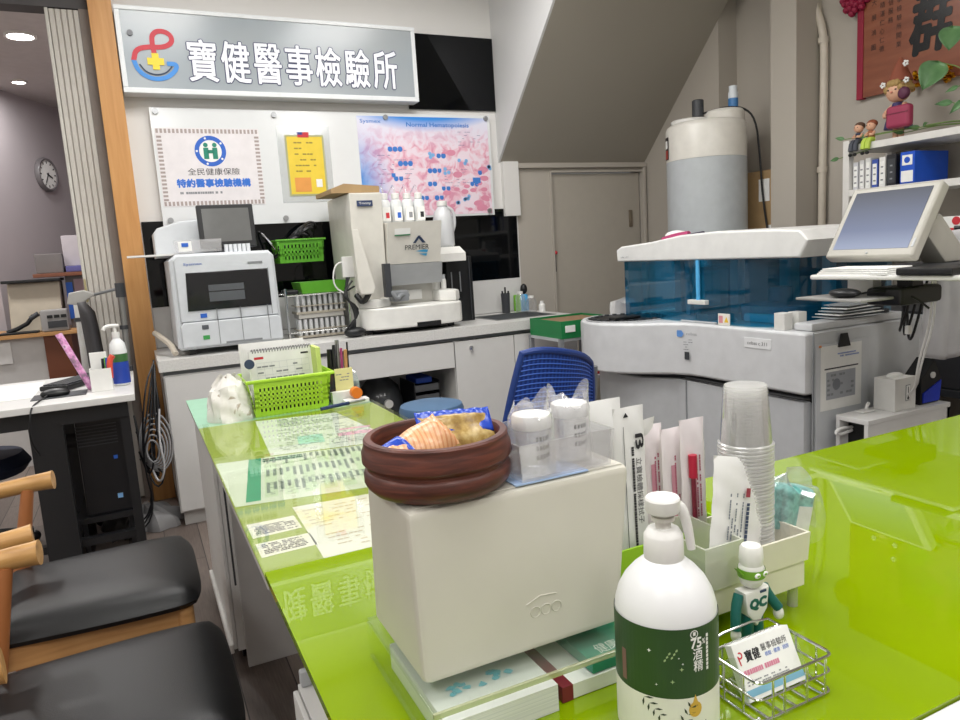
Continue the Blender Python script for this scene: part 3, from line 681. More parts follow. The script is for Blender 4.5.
G(T).tube([(.74, 4.10, 1.31), (.70, 4.20, 1.40), (.69, 4.286, 1.42)], .006).tube([(.74, 4.27, 1.36), (.71, 4.286, 1.40)], .006).build('hanger', CHROME, T)
tag(G().tray(.83, 1.06, 3.94, 4.15, 1.066, 1.125, .004, .012).build('shallow_tray', GB, at=(.94, 4.05, 1.066)), 'shallow green plastic tray on the wire rack shelf', 'tray')
tag(G().box(.745, .812, 3.95, 4.1, 1.066, 1.09, .008).build('scanner', BLACK, at=(.78, 4.0, 1.066)), 'flat black handheld device on the wire rack shelf', 'device')

# glycated haemoglobin analyser
T = thing('column_analyzer', 'tall cream laboratory analyser with reagent bottles on counter', 'analyser', (1.4, 3.95, .82))
CA = mat('instrument_cream', 'DCD9D0', .4); CW = mat('instrument_white', 'E4E3DE', .4)
pts = [(1.095, 4.18), (1.09, 3.80), (1.11, 3.755)]+[(1.15+.5*i/10, 3.715-.03*math.sin(PI*i/10)) for i in range(11)]+[(1.675, 3.74), (1.69, 3.80), (1.69, 4.18)]
G(T).prism(pts, .848, .965, .012, seg=3).build('base', CW, T)
pts2 = [(1.10, 4.15), (1.095, 3.81), (1.12, 3.76), (1.17, 3.72), (1.2, 3.73), (1.28, 3.80), (1.28, 4.15)]
G(T).prism(pts2, .965, 1.012, .01).build('base_shoulder', CW, T)
pts2 = [(1.56, 4.15), (1.57, 3.80), (1.64, 3.73), (1.675, 3.76), (1.685, 3.81), (1.685, 4.15)]
G(T).prism(pts2, .965, 1.03, .014).build('base_shoulder', CW, T)
G(T).box(1.28, 1.57, 3.90, 4.15, .963, 1.09).build('inner_bay', mat('bay_grey', 'C8C6BF', .5), T)
G(T).box(1.33, 1.50, 3.895, 3.905, .985, 1.04).build('bay_label', PAPER, T)
G(T).box(1.38, 1.52, 3.683, 3.74, .848, .872).build('pull_recess', BLACK, T)
G(T).box(1.13, 1.16, 3.80, 3.83, .8205, .85).box(1.62, 1.65, 3.80, 3.83, .8205, .85).box(1.13, 1.16, 4.1, 4.13, .8205, .85).box(1.62, 1.65, 4.1, 4.13, .8205, .85).build('feet', BLACK, T)
G(T).box(1.16, 1.62, 3.76, 4.15, .835, .849).build('underside', BLACK, T)
G(T).frus((1.085, 1.265, 3.80, 4.2), (1.075, 1.255, 3.74, 4.2), .965, 1.575, .008).build('tower', CA, T)
G(T).prism([(3.80, 1.075), (3.775, 1.19), (4.16, 1.19), (4.16, 1.075)], 1.268, 1.592, .004, M=YZ).build('lower_panel', mat('panel_grey', 'A2A4A5', .45), T)
G(T).prism([(3.775, 1.192), (3.72, 1.415), (4.16, 1.415), (4.16, 1.192)], 1.266, 1.582, .006, M=YZ).build('front_panel', CA, T)
G(T).box(1.255, 1.58, 3.86, 4.16, 1.414, 1.42).build('bottle_deck', CA, T)
TP = frame((1.325, 3.7415, 1.30), (1, 0, 0), (0, -.24, 1))
text('lettering', 'PREMIER', TP @ Matrix.Translation((.04, -.035, .002)), .14, .026, INK, T, bold=.0)
g = G(T); q = lambda *p: g.poly([TP @ Vector((x, y, .002)) for x, y in p])
q((.085, 0), (.115, .04), (.13, .04), (.102, 0)); q((.115, .03), (.14, 0), (.16, 0), (.13, .035)); g.build('logo_peak', mat('logo_slate', '2A3B58', .5), T)
g = G(T); q((.10, -.045), (.17, -.055), (.175, -.04), (.15, -.038)); q((.12, -.06), (.165, -.075), (.17, -.06)); g.build('logo_swoosh', mat('logo_cyan', '3E9BC8', .5), T)
g = G(T); q((-.02, .05), (.07, .052), (.07, .085), (-.02, .083)); g.build('sticker', PAPER, T)
g = G(T); q((-.02, .043), (.07, .045), (.07, .052), (-.02, .05)); g.build('sticker_strip', mat('sticker_green', '2F7D4F', .5), T)
G(T).box(1.115, 1.20, 3.738, 3.742, 1.505, 1.535).build('badge', mat('badge_navy', '2A3A5E', .4), T)
text('badge_lettering', 'Trinity', WF(1.125, 3.7365, 1.511), .065, .016, PAPER, T)
G(T).prism([(1.06, 1.385), (1.095, 1.385), (1.165, 1.08), (1.15, 1.045), (1.085, 1.045), (1.072, 1.08)], 3.69, 3.745, .008, M=XZ).build('slanted_cover', CA, T)
G(T).box(1.22, 1.255, 3.69, 3.74, 1.02, 1.20, .004).build('cartridge', DGREY, T)
G(T).tube([(1.25, 3.70, 1.05), (1.28, 3.69, 1.0), (1.31, 3.72, 1.03), (1.36, 3.74, 1.02)], .012, smooth=2).box(1.27, 1.36, 3.72, 3.8, .99, 1.05, .01).build('sampler', MGREY, T)
G(T).box(1.60, 1.77, 3.84, 4.1, 1.185, 1.23, .004).frus((1.60, 1.77, 3.84, 4.1), (1.60, 1.755, 3.89, 4.1), 1.23, 1.27).box(1.57, 1.62, 3.9, 4.1, .97, 1.23).build('bottle_shelf', CW, T)
for k in range(4):
    x = 1.318+k*.068
    T2 = thing('reagent_bottle', 'white reagent bottle on cream analyser deck, '+('leftmost of the four', 'second from the left', 'third from the left', 'rightmost of the four')[k], 'bottle', (x, 3.90, 1.42), 0, 'reagent bottles on the analyser')
    G(T2).lathe([(.03, .001), (.033, .006), (.033, .105), (.028, .122), (.018, .128), (.018, .135)], (x, 3.90, 1.42), 20).build('body', mat('milky_bottle', 'E0E2E2', .35), T2)
    G(T2).lathe([(.022, .131), (.022, .158), (.018, .162)], (x, 3.90, 1.42), 20).build('cap', WHITE, T2)
    G(T2).box(x-.024, x+.022, 3.8645, 3.8685, 1.43, 1.505).build('label', PAPER, T2)
    G(T2).box(x-.006, x+.014, 3.863, 3.865, 1.445, 1.475).build('label_print', (REDINK, BLUEINK, GINK, INK)[k], T2)
    G(T2).tube([(x, 3.90, 1.58), (x+.01, 3.96, 1.64), (x+.03, 4.05, 1.62), (x-.02, 4.15, 1.5)], .004, 6, smooth=2).build('tubing', CLEARP, T2)
T = thing('wash_jug', 'translucent white jug with handle on analyser side shelf', 'jug', (1.69, 3.97, 1.27))
JUG = clear('jug_plastic', (.9, .9, .9), .1, .2, 'E6E8EA', .7)
G(T).lathe([(.055, .001), (.062, .01), (.062, .135), (.05, .20), (.026, .232), (.026, .24)], (1.69, 3.96, 1.271), 24).build('body', JUG, T)
G(T).lathe([(.03, .237), (.03, .262), (.022, .266)], (1.69, 3.96, 1.271), 20).build('cap', WHITE, T)
G(T).tube([(1.715, 3.955, 1.50), (1.76, 3.955, 1.48), (1.762, 3.955, 1.40), (1.745, 3.955, 1.36)], .011, smooth=2).build('handle', JUG, T)
T = thing('flat_carton', 'flattened brown cardboard carton lying on the cream analyser tower', 'carton', (1.12, 3.95, 1.576))
CARD = mat('brown_cardboard', 'A78A62', .8, var=.06)
G(T).prism([(.99, 1.577), (1.25, 1.577), (1.25, 1.61), (1.06, 1.625), (.99, 1.60)], 3.76, 4.10, M=XZ).build('carton', CARD, T)
T = thing('tall_dark_cabinet', 'black slotted tower box between cream analyser and sink', 'box', (1.77, 4.1, .82))
G(T).box(1.70, 1.87, 3.98, 4.25, .8205, 1.21, .006).build('housing', BLACK, T)
G(T).box(1.725, 1.732, 3.975, 3.981, 1.0, 1.12).box(1.78, 1.787, 3.975, 3.981, 1.0, 1.12).build('slots', MGREY, T)
G(T).box(1.845, 1.85, 3.974, 3.981, .83, 1.2).build('edge_strip', DGREY, T)
T = thing('small_white_bottle', 'small white dropper bottle standing on cream analyser base', 'bottle', (1.62, 3.95, 1.03))
G(T).lathe([(.015, .001), (.016, .05), (.013, .06)], (1.62, 3.85, 1.031), 14).build('body', WHITE, T); G(T).cyl((1.62, 3.85, 1.09), (1.62, 3.85, 1.115), .011).build('cap', LGREY, T)
# cables left of the analyser
T = thing('power_cables', 'tangle of black cables and white plug left of cream analyser', 'cables', (1.06, 3.78, .82))
for k in range(4):
    G(T).tube([(1.05+.01*k, 3.80, 1.18-.03*k), (1.02-.01*k, 3.78, 1.05), (1.06+.015*k, 3.76, .96), (1.05-.02*k, 3.75, .86), (1.04, 3.76, .83)], .0055, 6, smooth=2).build('cable', BLACK, T)
G(T).ball((1.05, 3.76, .848), (.06, .04, .028)).build('adapter', BLACK, T)
G(T).tube([(1.085, 3.79, 1.04), (1.10, 3.74, 1.0), (1.13, 3.74, 1.03), (1.15, 3.73, 1.08)], .016, smooth=2).build('plug_lead', BLACK, T)
G(T).tube([(1.06, 3.8, 1.22), (.98, 3.79, 1.22), (.96, 3.79, 1.10), (1.03, 3.79, 1.05)], .0045, 6, smooth=2).box(1.02, 1.085, 3.785, 3.81, 1.14, 1.25, .004).build('socket_box', WHITE, T)
# sink side clutter
T = thing('tool_cup', 'dark pot of upright tools beside the counter sink', 'pot', (2.2, 4.2, .82))
G(T).lathe([(.026, .001), (.03, .13), (.027, .13), (.023, .006)], (2.2, 4.2, .82), 18).build('cup', DGREY, T)
for a in (-.012, .0, .013): G(T).cyl((2.2+a, 4.2, .84), (2.2+a*1.8, 4.2, .99-abs(a)*2), .006, n=8).build('tool', BLACK, T)
for x, y, h, r, l, m in ((2.30, 4.18, .12, .032, 'clear wash bottle nearest the tool pot by sink', CLEARP), (2.345, 4.12, .09, .036, 'squat clear plastic jar behind the sink', CLEARP), (2.385, 4.05, .055, .022, 'little white cup at the counter end', WHITE)):
    T = thing('plastic_jar', l, 'jar', (x, y, .82)); G(T).lathe([(r, .001), (r, h*.8), (r*.6, h), (r*.5, h)], (x, y, .82), 16).build('body', m, T)
    G(T).cyl((x, y, .82+h), (x, y, .835+h), r*.55).build('cap', WHITE, T)
T = thing('detergent_bottle', 'green capped blue bottle at far end of the counter', 'bottle', (2.40, 4.25, .82))
G(T).lathe([(.03, .001), (.032, .09), (.02, .11)], (2.365, 4.245, .82), 18).build('body', mat('sky_blue_plastic', '4FA8DE', .35), T)
G(T).ball((2.365, 4.245, .965), (.024, .024, .035)).build('brush_head', BLACK, T)
tag(G().box(2.29, 2.34, 4.24, 4.262, .8205, .93, .006).build('sponge', GREENP, at=(2.31, 4.25, .8205)), 'bright green sponge upright behind the sink', 'sponge')
T = thing('key_hanger', 'small red tag on a cord hanging on door frame', 'key tag', (2.645, 4.285, 1.1))
G(T).ball((2.66, 4.30, 1.19), (.018, .012, .014)).build('hook', REDINK, T); G(T).cyl((2.66, 4.298, 1.06), (2.66, 4.298, 1.18), .003, n=6).build('cord', INK, T)
# cart with green drawer box
T = thing('utility_cart', 'grey metal cart standing at the right end of counter', 'cart', (2.2, 3.45, 0))
g = G(T)
for x in (2.04, 2.38):
    for y in (3.28, 3.60): g.box(x-.012, x+.012, y-.012, y+.012, .05, .74)
g.build('posts', MGREY, T)
for z in (.2, .5, .725): G(T).box(2.03, 2.39, 3.27, 3.61, z, z+.015).build('shelf', LGREY, T)
for x in (2.04, 2.38):
    for y in (3.28, 3.6): G(T).cyl((x-.008, y, .025), (x+.008, y, .025), .025, n=14).build('castor', BLACK, T)
T = thing('drawer_box', 'green drawer box with white labels on top of grey cart', 'box', (2.2, 3.45, .741))
GD = mat('emerald_plastic', '187A42', .45)
G(T).tray(2.035, 2.385, 3.265, 3.60, .7405, .835, .006).build('box', GD, T)
G(T).box(2.06, 2.12, 3.26, 3.266, .775, .81).box(2.17, 2.25, 3.26, 3.266, .765, .80).build('label', PAPER, T)
G(T).box(2.045, 2.375, 3.28, 3.58, .80, .825).build('contents', mat('brown_contents', '8A6E52', .7), T)
tag(G().box(2.12, 2.3, 3.30, 3.5, .516, .60, .006).build('red_box', REDINK, at=(2.2, 3.4, .516)), 'red box on the middle shelf of grey cart', 'box')
tag(G().box(2.06, 2.32, 3.29, 3.55, .216, .33, .006).build('dark_case', mat('deep_navy', '161E36', .5), at=(2.2, 3.4, .216)), 'dark navy case on the lower shelf of grey cart', 'case')
# ================================================================ LEFT DESK
T = thing('computer_desk', 'white topped desk with black steel legs left of the counter', 'desk', (-.7, 3.6, 0))
G(T).box(-1.5, -.04, 3.215, 4.05, .722, .75, .003).build('desktop', LAMI, T)
BS = mat('black_steel', '191A1D', .4)
G(T).box(-1.45, -.07, 3.26, 3.29, .655, .721).box(-1.45, -.07, 3.97, 4.0, .655, .721).build('rail', BS, T)
for x in (-.43, -1.45): G(T).box(x, x+.12, 3.262, 3.30, .0, .72, .004).box(x+.02, x+.10, 3.30, 3.95, .04, .09).box(x, x+.12, 3.95, 3.99, 0, .72, .004).build('leg', BS, T)
G(T).box(-1.3, -.10, 3.32, 3.36, .12, .15).build('foot_bar', BS, T)
G(T).box(-.105, -.07, 3.27, 3.30, .0, .66).build('side_post', BS, T)
T = thing('keyboard', 'black computer keyboard at right end of white desk', 'keyboard', (-.25, 3.75, .75))
R = Matrix.Translation((-.27, 3.72, .752)) @ Matrix.Rotation(1.05, 4, 'Z')
G(T).box(-.17, .17, -.065, .065, .0, .022, .006, M=R).build('base', BLACK, T)
g = G(T)
for r in range(5):
    for k in range(14): g.box(-.16+k*.0228, -.141+k*.0228, -.056+r*.022, -.038+r*.022, .022, .028, M=R)
g.build('keys', DGREY, T, smooth=False)
T = thing('computer_mouse', 'black mouse near front edge of the white desk', 'mouse', (-.36, 3.40, .75))
G(T).ball((-.335, 3.42, .764), (.055, .034, .02), 20).build('body', BLACK, T)
G(T).box(-.42, -.22, 3.36, 3.50, .7505, .7535, .002).build('mouse_mat', DGREY, T)
G(T).tube([(-.36, 3.40, .762), (-.38, 3.3, .757), (-.40, 3.21, .752), (-.41, 3.19, .70), (-.42, 3.2, .62), (-.40, 3.24, .55)], .0035, 6, smooth=2).build('cable', BLACK, T)
T = thing('pen_cup', 'square white pen cup holding pens on the white desk', 'pen cup', (-.16, 3.44, .75))
G(T).tray(-.20, -.118, 3.40, 3.48, .751, .845, .004).build('cup', WHITE, T)
G(T).box(-.195, -.13, 3.465, 3.4755, .755, .91).build('card', PAPER, T)
for x, y, c in ((-.15, 3.43, 'black_plastic'), (-.135, 3.44, 'blue_ink'), (-.14, 3.46, 'green_plastic')): G(T).cyl((x, y, .757), (x+.004, y, .885), .0055, n=8).build('pen', MC[c], T)
G(T).tube([(-.125, 3.42, .80), (-.12, 3.42, .875), (-.105, 3.42, .895)], .012, smooth=1).build('red_marker', mat('coral_plastic', 'E0523F', .4), T)
T = thing('hand_sanitizer', 'white pump hand sanitizer with blue label on white desk', 'pump bottle', (-.085, 3.5, .75))
G(T).lathe([(.03, .001), (.035, .01), (.035, .15), (.03, .185), (.015, .205), (.015, .215)], (-.085, 3.52, .751), 24).build('body', mat('bottle_white', 'E4E6E6', .35), T)
G(T).lathe([(.0358, .01), (.0358, .12)], (-.085, 3.52, .751), 24, caps=False).build('label', mat('label_blue', '2746A8', .4), T)
G(T).lathe([(.0362, .105), (.0362, .14)], (-.085, 3.52, .751), 24, caps=False).build('label_band', mat('label_leaf', '3E6B3A', .4), T)
G(T).cyl((-.085, 3.52, .963), (-.085, 3.52, .985), .016).cyl((-.085, 3.52, .985), (-.085, 3.52, 1.01), .006).tube([(-.07, 3.52, 1.012), (-.10, 3.515, 1.015), (-.125, 3.51, 1.01), (-.13, 3.51, .998)], .008, smooth=1).build('pump', WHITE, T)
T = thing('pink_wrapped_tube', 'pink patterned wrapped stick leaning out behind pen cup', 'stick', (-.22, 3.6, .75))
G(T).tube([(-.205, 3.50, .752), (-.30, 3.52, 1.0)], .016, 12, flat=.6).build('stick', ramp_mat('pink_pattern', [(.35, '8E6F86'), (.5, 'D58CC0'), (.62, 'E6B8D8'), (.7, '6A5568')], scale=(30, 30, 30), tscale=1.5), T)
tag(G().box(-.95, -.42, 3.45, 3.95, .7505, .752).build('paper_sheet', PAPER, at=(-.7, 3.7, .7505)), 'large white paper sheet lying on the white desk', 'paper')
T = thing('computer_tower', 'black desktop computer tower under the white desk', 'computer', (-.2, 3.6, .215))
G(T).box(-.285, -.10, 3.42, 3.85, .215, .64, .008).build('case', mat('pc_black', '15161A', .35), T)
G(T).box(-.155, -.14, 3.416, 3.421, .45, .465).build('power_light', BLUEINK, T); G(T).box(-.16, -.14, 3.416, 3.421, .275, .295).build('sticker', mat('sticker_blue', '7FB0E0', .4), T)
g = G(T)
for k in range(7): g.box(-.285, -.13, 3.417, 3.421, .52+k*.014, .524+k*.014)
g.build('vents', DGREY, T)
T2 = thing('computer_stand', 'low black stand carrying the computer tower off floor', 'stand', (-.2, 3.6, 0))
G(T2).box(-.32, -.10, 3.40, 3.87, .19, .214).box(-.31, -.29, 3.42, 3.85, 0, .19).box(-.13, -.11, 3.42, 3.85, 0, .19).build('frame', BS, T2)
T = thing('swing_arm', 'grey swing arm on pole clamped to white desk corner', 'arm', (-.055, 4.02, .75))
PG = mat('pole_grey', '8E8D8A', .35, .5)
G(T).cyl((-.062, 4.02, .66), (-.045, 4.02, 1.17), .014).build('pole', PG, T)
G(T).box(-.085, -.04, 3.99, 4.052, .72-.03, .78, .006).build('clamp', DGREY, T)
G(T).cyl((-.05, 4.02, 1.12), (-.05, 4.02, 1.19), .022).cyl((-.055, 4.02, .96), (-.055, 4.02, .98), .02).build('joint', DGREY, T)
G(T).tube([(-.05, 4.02, 1.165), (-.12, 4.1, 1.15), (-.19, 4.2, 1.135)], .008).build('rod', MGREY, T)
G(T).prism([(-.30, 1.10), (-.285, 1.155), (-.22, 1.165), (-.16, 1.14), (-.20, 1.12), (-.24, 1.09)], 4.16, 4.24, .008, M=XZ).build('head', mat('arm_head_grey', 'A09E9A', .4), T)
T = thing('white_pole_stand', 'white pole stand with ring behind the swing arm', 'stand', (-.27, 4.36, 0))
G(T).cyl((-.262, 4.36, .03), (-.262, 4.36, 1.10), .022).build('pole', WHITE, T); G(T).cyl((-.262, 4.36, 1.0), (-.262, 4.36, 1.02), .03).build('ring', DGREY, T)
G(T).lathe([(.08, 0), (.08, .02), (.03, .035)], (-.262, 4.36, .001), 24).build('base', WHITE, T)
# cables between the desk and the counter
T = thing('cable_bundle', 'looped grey and black cables hanging between desk and counter', 'cables', (0, 3.7, 0))
GC = mat('cable_grey', '9C9C9E', .5)
for k in range(6):
    r = .035+.012*k; cx, cz = .0+.004*k, .47+.006*k
    G(T).tube([(cx+r*.75*math.sin(a*PI/7), 3.62+.008*k, cz-.06+r*1.5*math.cos(a*PI/7)) for a in range(14)], .0045, 6, True, smooth=1).build('grey_loop', GC, T)
rn = random.Random(17)
for k in range(8):
    q = rn.uniform
    G(T).tube([(.055, 3.72+.05*k, .80-.02*k), (.05, 3.66+.02*k, .74), (.03+q(-.05, .03), 3.61+.02*k, q(.4, .6)), (q(-.03, .05), 3.60+.015*k, q(.25, .4)), (q(-.05, .03), 3.66, q(.2, .35)), (-.06, 3.70+.02*k, q(.3, .6))], .0045, 6, smooth=2).build('black_lead', mat('lead_black', '15161A', .45), T)
for k in range(3): G(T).tube([(.055, 3.68+.03*k, .82), (.0, 3.58, .72-.1*k), (-.05, 3.6, .4), (-.02, 3.66, .1), (-.12-.05*k, 3.64, .008)], .004, 6, smooth=2).build('black_lead', MC['lead_black'], T)
G(T).tube([(.08, 3.95, .93), (.10, 3.88, .915), (.14, 3.80, .88), (.155, 3.74, .838)], .014, smooth=2).build('white_hose', mat('hose_cream', 'BDB4A6', .5), T)
G(T).tube([(.05, 3.64, .60), (.03, 3.60, .45), (.045, 3.60, .33), (.01, 3.62, .24), (-.02, 3.66, .34)], .005, smooth=2).build('silver_lead', mat('lead_silver', 'C2C2C4', .4), T)
tag(G().box(.0, .055, 3.93, 4.19, .3, .92, .01).build('cable_box', mat('socket_black', '17181C', .4), at=(.03, 4.05, .3)), 'dark cable box beside the counter end', 'box') if False else None
T = thing('floor_bag', 'crumpled pale grey plastic bag on floor under the desk', 'bag', (-.08, 3.75, 0))
BG = G(T); rn = random.Random(3)
def bagf(u, v):
    a = 2*PI*u; r = (.16+.03*math.sin(5*a)+.025*math.sin(9*a+1))*math.sin(PI*(v*.5+.5))**.6 if v < 1 else .0
    return (-.07+r*math.cos(a), 3.80+r*.8*math.sin(a), .002+.09*math.sin(PI/2*v)+.02*math.sin(7*a+5*v)*v)
BG.grid(bagf, 40, 10).build('bag', mat('pale_bag', '8C8B8C', .35), T)
T = thing('task_chair', 'dark blue wheeled task chair half hidden beneath the white desk', 'chair', (-.74, 3.85, 0))
G(T).lathe([(.02, .36), (.2, .37), (.23, .41), (.2, .46), (.02, .47)], (-.74, 3.85, 0), 24).build('seat', mat('seat_navy', '1B2540', .7), T)
G(T).cyl((-.74, 3.85, .06), (-.74, 3.85, .37), .03).build('column', BLACK, T)
for k in range(5):
    a = k*2*PI/5+.25; G(T).tube([(-.74, 3.85, .10), (-.74+.19*math.cos(a), 3.85+.19*math.sin(a), .06)], .018).ball((-.74+.19*math.cos(a), 3.85+.19*math.sin(a), .03), .03, 10).build('leg', BLACK, T)

# ================================================================ VISITOR CHAIRS
def make_chair(label):
    T = thing('visitor_chair', label, 'chair', (0, 0, 0), 0, 'visitor chairs at the lime desk')
    # seat centre at the base; front towards +x, back towards -x
    def f(u, v):
        x = -.245+.49*u; hw = .245-.035*(1-u)**2-.012*u**6
        y = hw*(2*v-1)
        e = max(abs(2*v-1)**8, abs(2*u-1)**8); cr = .018*(1-(2*u-1)**4)*(1-(2*v-1)**4)
        k = (1-.06*max(0, abs(2*u-1)-.8)/.2*abs(2*v-1)**4)
        return (x*k, y*k, .452-.03*e+cr*.5)
    g = G(); g.grid(f, 24, 24)
    ring = []; n = 24
    for i in range(n): ring.append(f(i/n, 0))
    for i in range(n): ring.append(f(1, i/n))
    for i in range(n): ring.append(f(1-i/n, 1))
    for i in range(n): ring.append(f(0, 1-i/n))
    lo = [(p[0]*.985, p[1]*.985, .405) for p in ring]; md = [(p[0]*1.012, p[1]*1.012, .418) for p in ring]
    for A_, B_ in ((ring, md), (md, lo)):
        VA = [g.bm.verts.new(p) for p in A_]; VB = [g.bm.verts.new(p) for p in B_]; m = len(VA)
        for i in range(m): g.bm.faces.new((VA[i], VB[i], VB[(i+1) % m], VA[(i+1) % m]))
    g.bm.faces.new([g.bm.verts.new(p) for p in lo])
    bmesh.ops.remove_doubles(g.bm, verts=g.bm.verts, dist=1e-5); bmesh.ops.recalc_face_normals(g.bm, faces=g.bm.faces)
    g.build('seat', LEATHER, T, ang=60)
    for s in (-1, 1): G().box(-.20, .21, s*.20-.011, s*.20+.011, .345, .404, .004).build('seat_rail', OAK, T)
    G().box(.19, .212, -.20, .20, .345, .404, .004).build('seat_rail', OAK, T); G().box(-.20, -.178, -.17, .17, .345, .404, .004).build('seat_rail', OAK, T)
    for s in (-1, 1):
        G().cyl((.205, s*.212, .0), (.20, s*.205, .40), .014, .02, 16).build('leg', OAK, T)
        G().tube([(-.25, s*.225, .0), (-.20, s*.225, .42), (-.155, s*.24, .652)], lambda t: .016+.006*math.sin(PI*t), 14).build('leg', mat('red_oak', 'A5673A', .45), T)
    pts = [(-.09, -.245, .668), (-.16, -.252, .664), (-.25, -.24, .660), (-.33, -.18, .662), (-.37, -.07, .67), (-.37, .07, .67), (-.33, .18, .662), (-.25, .24, .660), (-.16, .252, .664), (-.09, .245, .668)]
    G().tube(pts, lambda t: .021+.006*abs(2*t-1)**3, 16, smooth=2).build('arm_rail', BIRCH, T)
    return T
ch = make_chair('black seated wooden chair farther from the camera, beside the white desk leg')
ch.location = (-.175, 2.085, 0)
dup(ch, (-.15, 1.47, 0), 0, 'black seated wooden chair nearer the camera, at the bottom left corner')
# ================================================================ LIME COUNTER AND DESK
T = thing('lime_counter', 'glossy lime green glass topped white counter in the foreground', 'counter', (1.2, .7, 0))
G(T).prism([(.134, .405), (2.75, .405), (2.75, 1.062), (.70, 1.062), (.70, 1.118), (.134, 1.118)], .748, .76).build('glass_top', LIMEG, T, smooth=False)
G(T).box(.14, 2.75, .375, .404, .71, .757, .003).build('edge_strip', LAMI, T)
G(T).box(.175, 2.7, .43, 1.05, .60, .747).build('apron', LAMS, T)
G(T).box(.155, 2.7, .45, 1.05, .06, .60).build('cabinet', LAMI, T)
G(T).box(.146, .154, .75, 1.045, .07, .595, .002).box(.146, .154, .46, .745, .07, .595, .002).build('side_door', LAMI, T)
G(T).box(.158, .174, 1.035, 1.05, .60, .625, .003).build('hinge', LGREY, T)
G(T).box(.2, 2.68, .5, 1.0, 0, .06).build('plinth', DGREY, T)
T = thing('lime_desk', 'lime desk with glass sheet over papers, mint far end', 'desk', (.4, 2.0, 0))
MINT = mat('mint_board', '9CCBAE', .3)
G(T).box(.136, .69, 1.119, 2.89, .728, .7465, .002).build('desktop', LAMS, T)
G(T).box(.134, .69, 2.30, 2.89, .7466, .7485, .0005).build('mint_sheet', MINT, T)
OLIVE = mat('lime_under_glass', '8C9E26', .4, var=.03, scale=5)
G(T).box(.1345, .6895, 1.12, 2.335, .7466, .7496).build('lime_sheet', OLIVE, T)
G(T).box(.134, .69, 1.119, 2.337, .7525, .76).build('glass_sheet', clear('desk_glass', (.985, .993, .972), .05, .01, edge=.2), T, smooth=False)
G(T).box(.187, .66, 2.215, 2.235, 0, .727, .002).build('end_panel', LAMS, T)
G(T).box(.66, .68, 1.12, 2.88, 0, .727).build('back_panel', LAMS, T)
G(T).box(.165, .655, 2.24, 2.88, .05, .70).build('cabinet', LAMI, T)
G(T).box(.153, .164, 2.245, 2.555, .055, .695, .002).box(.153, .164, 2.56, 2.875, .055, .695, .002).build('door', LAMI, T)
G(T).box(.140, .153, 2.24, 2.88, .045, .075, .003).build('edge_trim', WHITE, T)
for y in (2.3, 2.8): G(T).cyl((.18, y, .024), (.2, y, .024), .024, n=14).build('castor', BLACK, T)
G(T).cyl((.176, 2.205, .28), (.176, 2.205, .66), .003, n=8).build('cable_rod', DGREY, T)
# papers under the glass
def sheet(name, label, pts, z, m, cat='paper', group=None):
    c = Vector(((pts[0][0]+pts[2][0])/2, (pts[0][1]+pts[2][1])/2, z))
    T = thing(name, label, cat, c); T['group'] = group or 'papers under the desk glass'
    G(T).prism(pts, z, z+.0004).build('sheet', m, T); return T
z = .7497
T = sheet('test_price_table', 'large green printed table under desk glass with dark green side band', [(.137, 1.872), (.137, 1.50), (.60, 1.425), (.60, 1.79)], z, mat('pale_green_paper', 'C6CFBA', .7))
M = frame((.160, 1.515, z+.0009), (1, -.16, 0), (0, 1, 0))
def quadM(g, M, x0, x1, y0, y1, dz=0): g.poly([M @ Vector((x0, y0, dz)), M @ Vector((x1, y0, dz)), M @ Vector((x1, y1, dz)), M @ Vector((x0, y1, dz))])
g = G(T); quadM(g, M, .0, .03, .0, .345); g.build('side_band', mat('print_green', '2E9468', .6), T)
g = G(T); quadM(g, M, .05, .13, .30, .335); quadM(g, M, .27, .38, .08, .11); g.build('green_cells', mat('cell_green', '9DC0A4', .6), T)
g = G(T)
for k in range(10): quadM(g, M, .038+.042*k, .066+.042*k, .015, .29, -.0003)
g.build('column_tint', mat('column_yellow', 'B9CBAA', .7), T)
g = G(T)
rn = random.Random(11)
for c in range(26):
    x = .042+c*.0152
    for r in range(3):
        y1 = .335-r*.108; l = rn.uniform(.035, .085)
        n = int(l/.0065)
        for k in range(n): quadM(g, M, x, x+.0075, y1-.0065*k-.0045, y1-.0065*k, .0002)
for c in range(22):
    for k in range(9):
        if rn.random() < .55: quadM(g, M, .05+c*.018, .06+c*.018, .03+k*.012, .033+k*.012, .0002)
g.build('printed_text', mat('print_grey', '7D8C82', .7), T)
G(T).dashes(M @ Matrix.Translation((.034, .30, .0003)), .11, .035, 2, 5, .95, .7, .02).build('heading', mat('print_dark_green', '1C5A40', .7), T)
T = sheet('colour_form', 'pale form with pink and teal blocks under far end of desk glass', [(.30, 2.315), (.27, 1.86), (.59, 1.80), (.545, 2.262)], z, mat('pale_form', 'C9CFC6', .7))
M = frame((.285, 1.87, z+.0009), (1, -.16, 0), (.03, 1, 0))
g = G(T); quadM(g, M, .17, .27, .10, .14); quadM(g, M, .18, .27, .17, .19); g.build('pink_block', mat('form_pink', 'D9A7BC', .6), T)
g = G(T); quadM(g, M, .06, .13, .06, .16); g.build('teal_block', mat('form_teal', '9CCBBE', .6), T)
G(T).dashes(M @ Matrix.Translation((.01, .30, .0003)), .25, .12, 6, 15, .8, .4, .012).dashes(M @ Matrix.Translation((.01, .02, .0003)), .26, .25, 14, 16, .45, .3, .012).build('printed_text', mat('print_grey', '7D8C82', .7), T)
